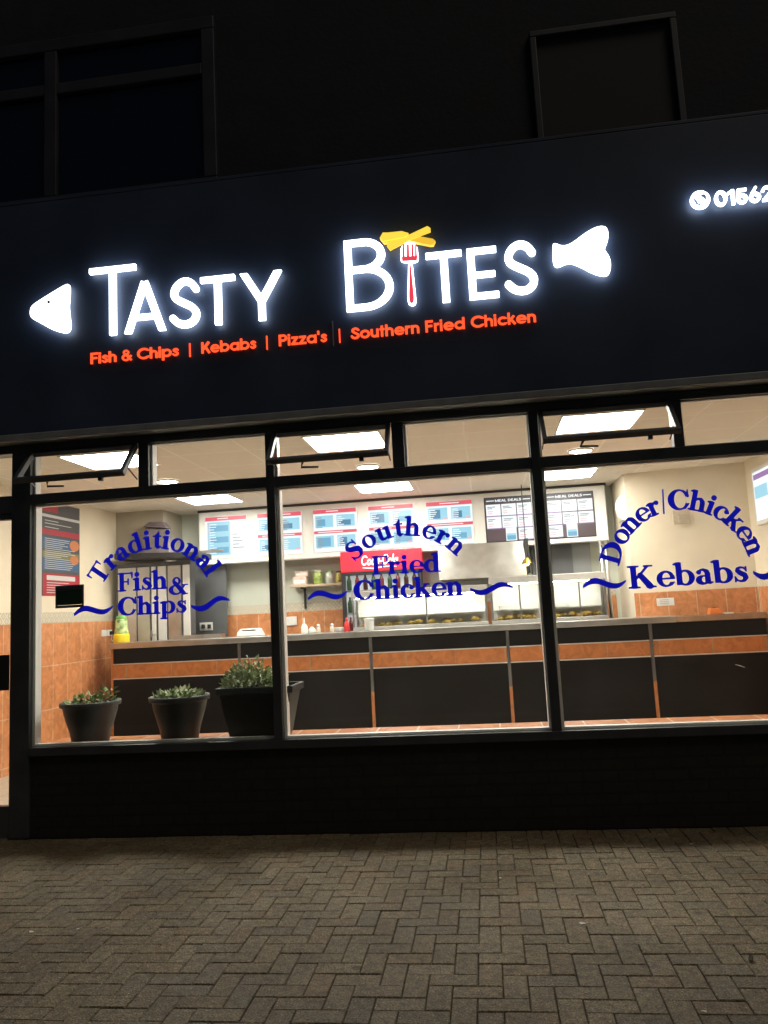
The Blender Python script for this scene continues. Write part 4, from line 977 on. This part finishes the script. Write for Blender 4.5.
YFg = 5.02
fg = thing('drinks_fridge', 'tall drinks fridge with bright red lettered header behind the counter', 'fridge', (at(382, 600, YFg).x, YFg+.25, 0))
a, b = at(341, 551, YFg), at(421.5, 571, YFg); zf1 = at(381, 550, YFg).z; zf0 = at(381, 570.5, YFg).z
MB().box(a.x, b.x, YFg+.02, YFg+.19, 1.08, zf0-.003).build('cabinet', 'blackplastic', fg)
MB().box(a.x-.01, b.x+.01, YFg-.02, YFg+.19, zf0, zf1).build('header', mat('lit_red_header', (.8,.02,.04), .4, emit=(.85,.015,.035), es=.75), fg, bevel=.008)
MB().box(a.x+.05, b.x-.05, YFg+.004, YFg+.0195, 1.15, zf0-.05).build('lit_interior', mat('fridge_interior', (.5,.5,.5), .3, emit=(.85,.9,.95), es=.35), fg)
dfm = MB()
for z in (1.5, 1.8): dfm.box(a.x+.05, b.x-.05, YFg-.008, YFg+.0035, z, z+.018)
dfm.build('shelf', 'steel', fg)
bt = MB(); rnd = random.Random(9); bt2 = MB(); bt3 = MB()
for z in (1.25, 1.52, 1.82):
    for k in range(9):
        x = a.x+.10+k*(b.x-a.x-.2)/8; rnd.choice([bt, bt2, bt3]).lathe([(.03,0),(.032,.02),(.032,.13),(.014,.18),(.014,.21)], (x, YFg-.034, z), 10)
bt.build('bottles', mat('cola_bottle', (.03,.01,.008), .2), fg); bt2.build('bottles', mat('red_can', (.10,.012,.012), .3), fg); bt3.build('bottles', mat('green_bottle', (.02,.05,.025), .25), fg)
fdg = MB(); fdg.box(a.x, a.x+.05, YFg-.07, YFg+.019, 1.08, zf0-.006); fdg.box(b.x-.05, b.x, YFg-.07, YFg+.019, 1.08, zf0-.006); fdg.box(a.x+.05, b.x-.05, YFg-.07, YFg+.019, zf0-.05, zf0-.006); fdg.build('door_frame', 'blackplastic', fg)
lg = MB(); p0 = at(361, 565.8, YFg-.022); p1 = at(398, 563.4, YFg-.022)
text_line(lg, 'Coca-Cola', sans_glyphs(.115, .46), (p0.x, p0.z), (p1.x, p0.z), .135, YFg-.027, YFg-.0205, slant=.22)
lg.tube([(p0.x+.02,YFg-.024,p0.z-.03),(p0.x+.16,YFg-.024,p0.z-.045),(p0.x+.34,YFg-.024,p0.z-.028),(p1.x-.02,YFg-.024,p0.z-.035)], [.004,.009,.008,.003], 6)
lg.build('header_lettering', mat('header_white', (.9,.9,.9), .4, emit=(1,.95,.95), es=.9), fg)

# steel extraction panel between fridge and heated cabinets
ex = thing('extraction_canopy', 'brushed steel extraction canopy right of the red fridge below the menu screens', 'canopy', (at(485, 560, 5.1).x, 5.3, 1.9))
a, b = at(437, 545, 5.05), at(527, 574, 5.05)
MB().hexa([(a.x,5.05,b.z-.02),(b.x,5.05,b.z-.02),(b.x,5.58,b.z-.02),(a.x,5.58,b.z-.02),(a.x,5.20,a.z+.0),(b.x,5.20,a.z+.0),(b.x,5.58,a.z+.0),(a.x,5.58,a.z+.0)]).build('hood', 'steel', ex, bevel=.006)
MB().box(b.x+.002, b.x+.05, 5.10, 5.58, b.z+.02, a.z+.02).build('end_plate', 'blackplastic', ex)
dp = thing('kitchen_panel', 'dull grey wall panel behind the heated cabinet under the meal deals screens', 'panel', (at(560, 560, 5.5).x, 5.5, 1.06))
a, b = at(531, 545, 5.5), at(576, 600, 5.5); MB().box(a.x, b.x, 5.5, 5.588, 1.07, 2.5).build('sheet', 'darkgrey', dp); MB().box(b.x+.002, b.x+.25, 5.52, 5.588, 1.07, 2.5).build('sheet', mat('mid_grey_sheet', (.24,.25,.25), .5), dp)

# hanging lamp added where only an orange reflection glows
hl = thing('reflection_lamp', 'small amber lamp added for the orange reflection above the heated cabinet', 'lamp', (*at(527, 562, 4.95),))
q = at(527, 563, 4.9)
MB().tube([(q.x,4.9,q.z+.06),(q.x,4.9,ZC-.005)], .006).build('cord', 'blackplastic', hl)
MB().lathe([(.02,.07),(.055,.03),(.075,-.01)], (q.x,4.9,q.z), 20, cap=False).build('shade', mat('brass_shade', (.5,.33,.08), .35, .9), hl, smooth=True)
MB().lathe([(.008,.03),(.028,.0),(.030,-.018),(.012,-.036)], (q.x,4.9,q.z), 16).build('bulb', mat('amber_bulb', (.9,.6,.3), .3, emit=(1,.62,.22), es=6), hl, smooth=True)

# heated display cabinets on the counter
YD = 4.26
def cabinet(px0, px1, pyt, label, seed, topl):
    x0, x1 = at(px0, 605, YD).x, at(px1, 600, YD).x; zt = at((px0+px1)/2, pyt, YD).z; z0 = zT+.001
    t = thing('heated_cabinet', label, 'display cabinet', ((x0+x1)/2, YD+.17, z0))
    MB().box(x0, x1, YD, YD+.33, z0, z0+.045).build('base', 'steel_light', t, bevel=.004)
    MB().box(x0-.01, x1+.01, YD-.01, YD+.34, zt-.085, zt).build('canopy', 'casing' if topl else 'steel_light', t, bevel=.006)
    for k, (x, y) in enumerate(((x0,YD),(x1-.025,YD),(x0,YD+.305),(x1-.025,YD+.305))): MB().box(x, x+.025, y, y+.025, z0+.046, zt-.086).build('post', 'steel', t)
    MB().box(x0+.026, x1-.026, YD+.007, YD+.011, z0+.046, zt-.086).build('front_pane', 'glass', t)
    MB().box(x0+.026, x1-.026, YD+.31, YD+.325, z0+.046, zt-.086).build('back_panel', 'white', t)
    MB().box(x0+.05, x1-.05, YD+.05, YD+.09, zt-.099, zt-.087).build('strip_light', mat('cabinet_strip', (.9,.9,.9), .4, emit=(1,.95,.86), es=34), t)
    MB().box(x0+.03, x1-.03, YD+.03, YD+.30, z0+.16, z0+.168).build('rack', 'steel', t)
    xm = x0+.55*(x1-x0); MB().box(xm, xm+.018, YD-.001, YD+.0065, z0+.046, zt-.086).build('pane_divider', 'steel', t)
    MB().box(x0+.1, x0+.1+.28*(x1-x0), YD+.16, YD+.26, z0+.169, z0+.23).build('food_box', 'card', t, bevel=.006)
    rnd = random.Random(seed); fo = MB()
    for k in range(26):
        x, y = rnd.uniform(x0+.1, x1-.1), rnd.uniform(YD+.05, YD+.25); a = rnd.uniform(0, 3.1); l = rnd.uniform(.03,.06); z = z0+.052+rnd.uniform(0,.03)
        fo.tube([(x-l*math.cos(a),y-l*math.sin(a)*.5,z),(x,y,z+.012),(x+l*math.cos(a),y+l*math.sin(a)*.5,z)], [.016,.024,.014], 7)
    fo.build('fried_food', 'pastry', t, smooth=True)
    return t
cabinet(352, 487, 588, 'left heated glass cabinet on the counter in front of the red fridge', 1, False)
cabinet(491, 543, 576, 'middle heated glass cabinet with golden food left of the right window post', 2, False)
cabinet(546, 607, 573, 'right heated cabinet with bright white canopy next to the cream wall', 3, True)
mbk = mat('clear_tub', (.62,.64,.62), .25, noise=.1, nscale=20)
q = at(369, 620, 4.17); t = thing('plastic_tub', 'clear ribbed plastic tub standing on the counter before the left cabinet', 'tub', (q.x, 4.17, zT+.001))
MB().lathe([(.055,0),(.06,.02),(.057,.04),(.062,.06),(.058,.085),(.064,.105),(.060,.13),(.066,.14)], (q.x,4.17,zT+.001), 22).build('body', mbk, t, smooth=True)
MB().lathe([(.067,.141),(.067,.152),(.03,.155)], (q.x,4.17,zT+.001), 22).build('lid', 'white', t, smooth=True)

# small things on the counter
def small(name, label, cat, px, y, parts, group=None):
    q = at(px, 630, y); t = thing(name, label, cat, (q.x, y, zT+.001), group)
    for nme, prof, mt in parts: MB().lathe(prof, (q.x, y, zT+.001), 20).build(nme, mt, t, smooth=True)
    return t
small('sauce_bottle', 'white conical squeezy bottle on the counter under the wall shelf', 'bottle', 304.5, 4.3, [('body', [(.042,0),(.045,.01),(.043,.08),(.022,.12),(.014,.125)], 'white'), ('nozzle', [(.013,.126),(.011,.14),(.004,.20)], 'white')])
small('napkin_heap', 'low white paper heap beside the conical bottle on the counter', 'paper', 312, 4.33, [('paper', [(.055,0),(.058,.02),(.045,.05),(.02,.075),(.008,.08)], 'card')])
for px, lb in ((318.5, 'metal topped shaker standing nearer the conical bottle on the counter'), (332, 'metal topped shaker standing nearer the red bottle on the counter')):
    small('salt_shaker', lb, 'shaker', px, 4.28, [('body', [(.028,0),(.030,.01),(.024,.07),(.020,.075)], mat('salt_glass', (.62,.55,.45), .2)), ('cap', [(.022,.076),(.024,.085),(.020,.105),(.006,.112)], 'steel')], 'shakers on the counter')
small('paper_bowl', 'white shallow bowl on the counter left of the red bottle', 'bowl', 340, 4.36, [('bowl', [(.05,0),(.055,.005),(.085,.05),(.083,.055),(.04,.03)], 'white')])
small('red_bottle', 'small red sauce bottle on the counter at the left cabinet', 'bottle', 347, 4.25, [('body', [(.034,0),(.036,.01),(.034,.10),(.018,.13)], 'red'), ('cap', [(.018,.131),(.016,.16),(.008,.175)], 'red')])
a, b = at(236.5, 634, 4.4), at(262, 627, 4.4)
t = thing('card_terminal', 'low white sloping till terminal on the counter left of the window post', 'till', ((a.x+b.x)/2, 4.45, zT))
MB().hexa([(a.x,4.38,zT+.001),(b.x,4.38,zT+.001),(b.x,4.56,zT+.001),(a.x,4.56,zT+.001),(a.x+.01,4.39,zT+.05),(b.x-.02,4.39,zT+.05),(b.x-.05,4.55,zT+.10),(a.x+.01,4.55,zT+.10)]).build('body', 'white', t, bevel=.01)
MB().box(a.x+.06, b.x-.10, 4.43, 4.50, zT+.0795, zT+.085).build('keypad', 'darkgrey', t)
a, b = at(176, 640, 4.42), at(222, 633, 4.42)
t = thing('steel_tray', 'empty shallow steel tray on the counter in front of the splashback', 'tray', ((a.x+b.x)/2, 4.45, zT))
tr = MB(); tr.box(a.x,b.x,4.36,4.56,zT+.001,zT+.012); tr.box(a.x,b.x,4.36,4.37,zT+.0125,zT+.05); tr.box(a.x,b.x,4.55,4.56,zT+.0125,zT+.05); tr.box(a.x,a.x+.01,4.371,4.549,zT+.0125,zT+.05); tr.box(b.x-.01,b.x,4.371,4.549,zT+.0125,zT+.05); tr.build('pan', 'steel', t)
t = thing('wall_outlet', 'white socket plate low on the tiled back wall under the shelf', 'socket', (*at(291, 621, 5.57),))
a, b = at(285, 617, 5.57), at(297, 625, 5.57); MB().box(a.x, b.x, 5.565, 5.589, b.z, a.z).build('plate', 'white', t, bevel=.004); MB().box(a.x+.04, a.x+.06, 5.558, 5.5645, b.z+.03, a.z-.03).build('switch', 'card', t)

# right side: notice, orange box, bug light, pipe, side screen
def wy(x): return ya+(x-1.86)*(yb-ya)/(XR-1.86)
q = at(667, 602, 4.45); t = thing('paper_notice', 'small white notice stuck on the tiles above the right end of the counter', 'notice', (q.x, 4.44, q.z))
nm_ = MB(); nm_.hexa([(q.x-.10,wy(q.x-.10)-.016,q.z-.045),(q.x+.10,wy(q.x+.10)-.016,q.z-.045),(q.x+.10,wy(q.x+.10)-.0115,q.z-.045),(q.x-.10,wy(q.x-.10)-.0115,q.z-.045),
  (q.x-.10,wy(q.x-.10)-.016,q.z+.05),(q.x+.10,wy(q.x+.10)-.016,q.z+.05),(q.x+.10,wy(q.x+.10)-.0115,q.z+.05),(q.x-.10,wy(q.x-.10)-.0115,q.z+.05)]); nm_.build('sheet', 'card', t)
ln = MB()
for k in range(3): ln.box(q.x-.07, q.x+.06, wy(q.x)-.024, wy(q.x)-.021, q.z-.02+k*.022, q.z-.014+k*.022)
ln.build('printed_line', mat('notice_ink', (.3,.32,.3), .6), t)
q = at(714, 607, 4.2); zE = zT-.004
t = thing('charity_box', 'small orange box on the counter below the cream wall at right', 'box', (q.x, 4.2, zE))
MB().hexa([(q.x-.075,4.13,zE),(q.x+.075,4.13,zE),(q.x+.075,4.26,zE),(q.x-.075,4.26,zE),(q.x-.06,4.14,zE+.065),(q.x+.05,4.14,zE+.065),(q.x+.05,4.25,zE+.075),(q.x-.06,4.25,zE+.075)]).build('body', mat('orange_plastic', (.72,.20,.04), .45), t, bevel=.008)
MB().box(q.x+.085, q.x+.20, 4.15, 4.22, zE, zE+.014).build('leaflet', 'card', t)
MB().box(q.x-.03, q.x+.02, 4.185, 4.20, zE+.0705, zE+.078).build('slot', 'blackplastic', t)
t = thing('wall_light', 'white curved wall light on the narrow return wall right of the screens', 'wall light', (1.86, 4.75, 2.8))
bg_ = MB(); yq = 4.83; zq0, zq1 = at(616, 521, yq).z, at(616, 496, yq).z
for k in range(9):
    pass
pts = [(math.sin(math.pi*k/8), k/8) for k in range(9)]
vs = []; 
for k in range(9):
    s_ = .02+.07*math.sin(math.pi*k/8)**.7; z = zq0+(zq1-zq0)*k/8
    vs += [(1.858,yq-.10,z),(1.858-s_,yq-.06,z),(1.858-s_,yq+.06,z),(1.858,yq+.10,z)]
fs2 = [(4*k+j,4*k+(j+1)%4,4*k+4+(j+1)%4,4*k+4+j) for k in range(8) for j in range(4)]+[(0,1,2,3),(32,35,34,33)]
bg_.add(vs, fs2); bg_.build('body', 'white', t, smooth=False, bevel=.004); MB().box(1.80, 1.8575, yq-.05, yq+.05, zq0-.03, zq0-.002).build('bracket', 'steel', t)
t = thing('steel_pipe', 'grey upright steel pipes beside the right heated cabinet', 'pipe', (*at(605, 575, 5.0),))
for px in (603, 608):
    q = at(px, 575, 5.0); MB().tube([(q.x,5.0,1.065),(q.x,5.0,2.30)], .025, 12).build('tube', 'steel', t, smooth=True)
q = at(606, 545, 5.0); MB().box(q.x-.07, q.x+.07, 4.97, 5.03, 2.20, 2.24).build('bracket', 'darkgrey', t)
t = thing('side_screen', 'lit menu screen on the right side wall at the picture edge', 'menu screen', (XR, 3.6, 2.3))
MB().box(XR-.05, XR-.001, 2.9, 3.98, 2.28, 2.94).build('bezel', 'white', t, bevel=.006); MB().box(XR-.056, XR-.0505, 2.95, 3.93, 2.33, 2.89).build('lit_panel', EM['w'], t)
s2 = MB(); s2.box(XR-.058, XR-.0562, 2.98, 3.9, 2.80, 2.86); s2.build('artwork_print', EM['pu'], t)
s2 = MB(); s2.box(XR-.058, XR-.0562, 3.5, 3.9, 2.58, 2.72); s2.box(XR-.058, XR-.0562, 3.05, 3.4, 2.40, 2.52); s2.build('artwork_print', EM['lb'], t)
q = at(681, 517, 4.45); t = thing('wall_plate', 'faint square grey plate mounted on the plain cream wall at right', 'wall plate', (q.x, 4.45, q.z))
wpm = mat('faded_plate', (.66,.58,.45), .6, noise=.12, nscale=22)
MB().box(q.x-.10, q.x+.10, wy(q.x)-.040, wy(q.x)-.022, q.z-.085, q.z+.085).build('plate', wpm, t, bevel=.006)
MB().box(q.x-.02, q.x+.09, wy(q.x)-.05, wy(q.x)-.0405, q.z-.03, q.z+.03).build('cover', mat('plate_cover', (.58,.51,.40), .5), t)

# ================================================================== PLANT POTS ON THE SILL
ZS = .641
def leaves(mb, c, rx, ry, h, n, size, rnd, up=.5):
    for _ in range(n):
        a = rnd.uniform(0, 6.283); r = math.sqrt(rnd.random()); x, y = c[0]+rx*r*math.cos(a), c[1]+ry*r*math.sin(a)
        z = c[2]+h*(rnd.random()**.8)*(1-.55*r*r); s = size*rnd.uniform(.6, 1.3)
        d = Vector((math.cos(a)*rnd.uniform(.2,1)+rnd.uniform(-.5,.5), math.sin(a)*rnd.uniform(.2,1)+rnd.uniform(-.5,.5), rnd.uniform(-.2, up+.4))).normalized()
        sd = d.cross(Vector((rnd.uniform(-1,1), rnd.uniform(-1,1), 1))).normalized(); nn = d.cross(sd); p = Vector((x, y, z))
        mb.add([p, p+d*s*.5+sd*s*.30+nn*s*.06, p+d*s+nn*(-.10*s), p+d*s*.5-sd*s*.30+nn*s*.06, p+d*s*.5-nn*s*.05], [(0,1,4),(1,2,4),(2,3,4),(3,0,4)])
def round_pot(px0, px1, py, label, seed, lf, h=.30):
    y = .235; a, b = at(px0, py, y).x, at(px1, py, y).x; x, R = (a+b)/2, (b-a)/2
    R = min(R, .225); rb = R*.60
    t = thing('potted_plant', label, 'plant pot', (x, y, ZS), 'plant pots on the window sill')
    MB().lathe([(rb,0),(rb*1.03,.012),(rb*1.12,h*.25),(R*.86,h*.70),(R*.90,h*.86),(R*.91,h*.872),(R*.985,h*.885),(R,h*.91),(R,h*.98),(R*.98,h),(R*.93,h),(R*.91,h*.97),(R*.86,h*.86)], (x,y,ZS), 48, cap=False).build('pot', 'pot', t, smooth=True)
    MB().lathe([(R*.87,h*.86),(R*.5,h*.90),(.01,h*.91)], (x,y,ZS), 30).build('soil', 'soil', t)
    rnd = random.Random(seed); f = MB(); leaves(f, (x,y,ZS+h*.88), R*.80, R*.80, .075, 240 if seed == 2 else 130, .050, rnd); f.build('foliage', lf, t)
    return t, x, y, R
t, x, y, R = round_pot(62, 119.5, 701, 'round black plant pot with sparse leaves and orange petals, left on the sill', 1, 'leaf', .302)
rnd = random.Random(8); f = MB(); leaves(f, (x+.02,y,ZS+.30), R*.7, R*.6, .05, 46, .034, rnd); f.build('petals', 'petal', t)
f = MB(); leaves(f, (x+R*.62,y,ZS+.31), .06, .06, .13, 26, .05, rnd); f.build('stems', 'leaf', t)
round_pot(150.5, 209, 695, 'round black plant pot filled with pale grey green leaves, middle of the sill', 2, 'leaf_grey', .318)
y = .225; xa_, xb_ = at(222, 688, y).x, at(299, 684, y).x; cx = (xa_+xb_)/2; hw = min((xb_-xa_)/2, .29); hd_ = .185; hb_ = hw*.70; h = .372
t = thing('potted_plant', 'large square black planter with bushy green plant behind the window post', 'plant pot', (cx, y, ZS), 'plant pots on the window sill')
pm_ = MB(); pm_.hexa([(cx-hb_,y-hd_*.7,ZS),(cx+hb_,y-hd_*.7,ZS),(cx+hb_,y+hd_*.7,ZS),(cx-hb_,y+hd_*.7,ZS),(cx-hw*.92,y-hd_*.93,ZS+h-.05),(cx+hw*.92,y-hd_*.93,ZS+h-.05),(cx+hw*.92,y+hd_*.93,ZS+h-.05),(cx-hw*.92,y+hd_*.93,ZS+h-.05)])
pm_.build('pot', 'pot', t, bevel=.012)
rm = MB(); e = .025
rm.box(cx-hw,cx+hw,y-hd_,y-hd_+e,ZS+h-.051,ZS+h); rm.box(cx-hw,cx+hw,y+hd_-e,y+hd_,ZS+h-.051,ZS+h); rm.box(cx-hw,cx-hw+e,y-hd_+e,y+hd_-e,ZS+h-.051,ZS+h); rm.box(cx+hw-e,cx+hw,y-hd_+e,y+hd_-e,ZS+h-.051,ZS+h); rm.build('rim', 'pot', t, bevel=.006)
MB().box(cx-hw+e,cx+hw-e,y-hd_+e,y+hd_-e,ZS+h-.049,ZS+h-.03).build('soil', 'soil', t)
f = MB(); rnd = random.Random(4); leaves(f, (cx-.05,y,ZS+h-.03), hw*.82, hd_*.8, .17, 520, .044, rnd, .9); leaves(f, (cx-.08,y,ZS+h+.06), .12, .1, .16, 120, .04, rnd, 1.0); f.build('foliage', 'leaf_grey', t)

# ================================================================== LITTER ON THE PAVEMENT
def gp(px, py): v = ray(px, py); k = -CAM_Z/v.z; return Vector((0,-CAM_D,CAM_Z))+k*v
sc_ = [(31,933,.014,'paper scrap lying alone far left on the paving'), (78,930,.010,'paper scrap just right of another at the left of the paving'), (582,924,.016,'pale scrap in the middle of the paving under the right window post'), (691,845,.012,'small pale scrap on the paving close to the wall under the kebabs window'), (704,1013,.010,'pale scrap at the bottom right of the paving'), (500,879,.011,'pale curled scrap on the paving below the middle window')]
for k, (px, py, s, lb) in enumerate(sc_):
    q = gp(px, py); rnd = random.Random(20+k); mb = MB(); n = 7
    o = [(q.x+s*rnd.uniform(.6,1.3)*math.cos(6.283*j/n), q.y+s*rnd.uniform(.4,.9)*math.sin(6.283*j/n), .004+rnd.uniform(0,.005)) for j in range(n)]
    mb.add(o+[(a,b,c-.0015) for a,b,c in o], [tuple(range(n)), tuple(range(2*n-1,n-1,-1))]+[(j,(j+1)%n,n+(j+1)%n,n+j) for j in range(n)])
    tag(mb.build('paper_scrap', 'card'), lb, 'litter', 'scraps of litter on the paving')
q = gp(751, 960); mb = MB(); o = []
for j in range(12):
    a = 6.283*j/12; o.append((q.x-.010*math.sin(a)+.022*math.cos(a)*.4, q.y+.030*math.cos(a), .004+.006*abs(math.cos(a))))
mb.add(o+[(a,b,c-.002) for a,b,c in o], [tuple(range(12)), tuple(range(23,11,-1))]+[(j,(j+1)%12,12+(j+1)%12,12+j) for j in range(12)])
tag(mb.build('dead_leaf', mat('dead_leaf_brown', (.012,.010,.008), .8)), 'dark dead leaf lying on the paving at right', 'leaf')
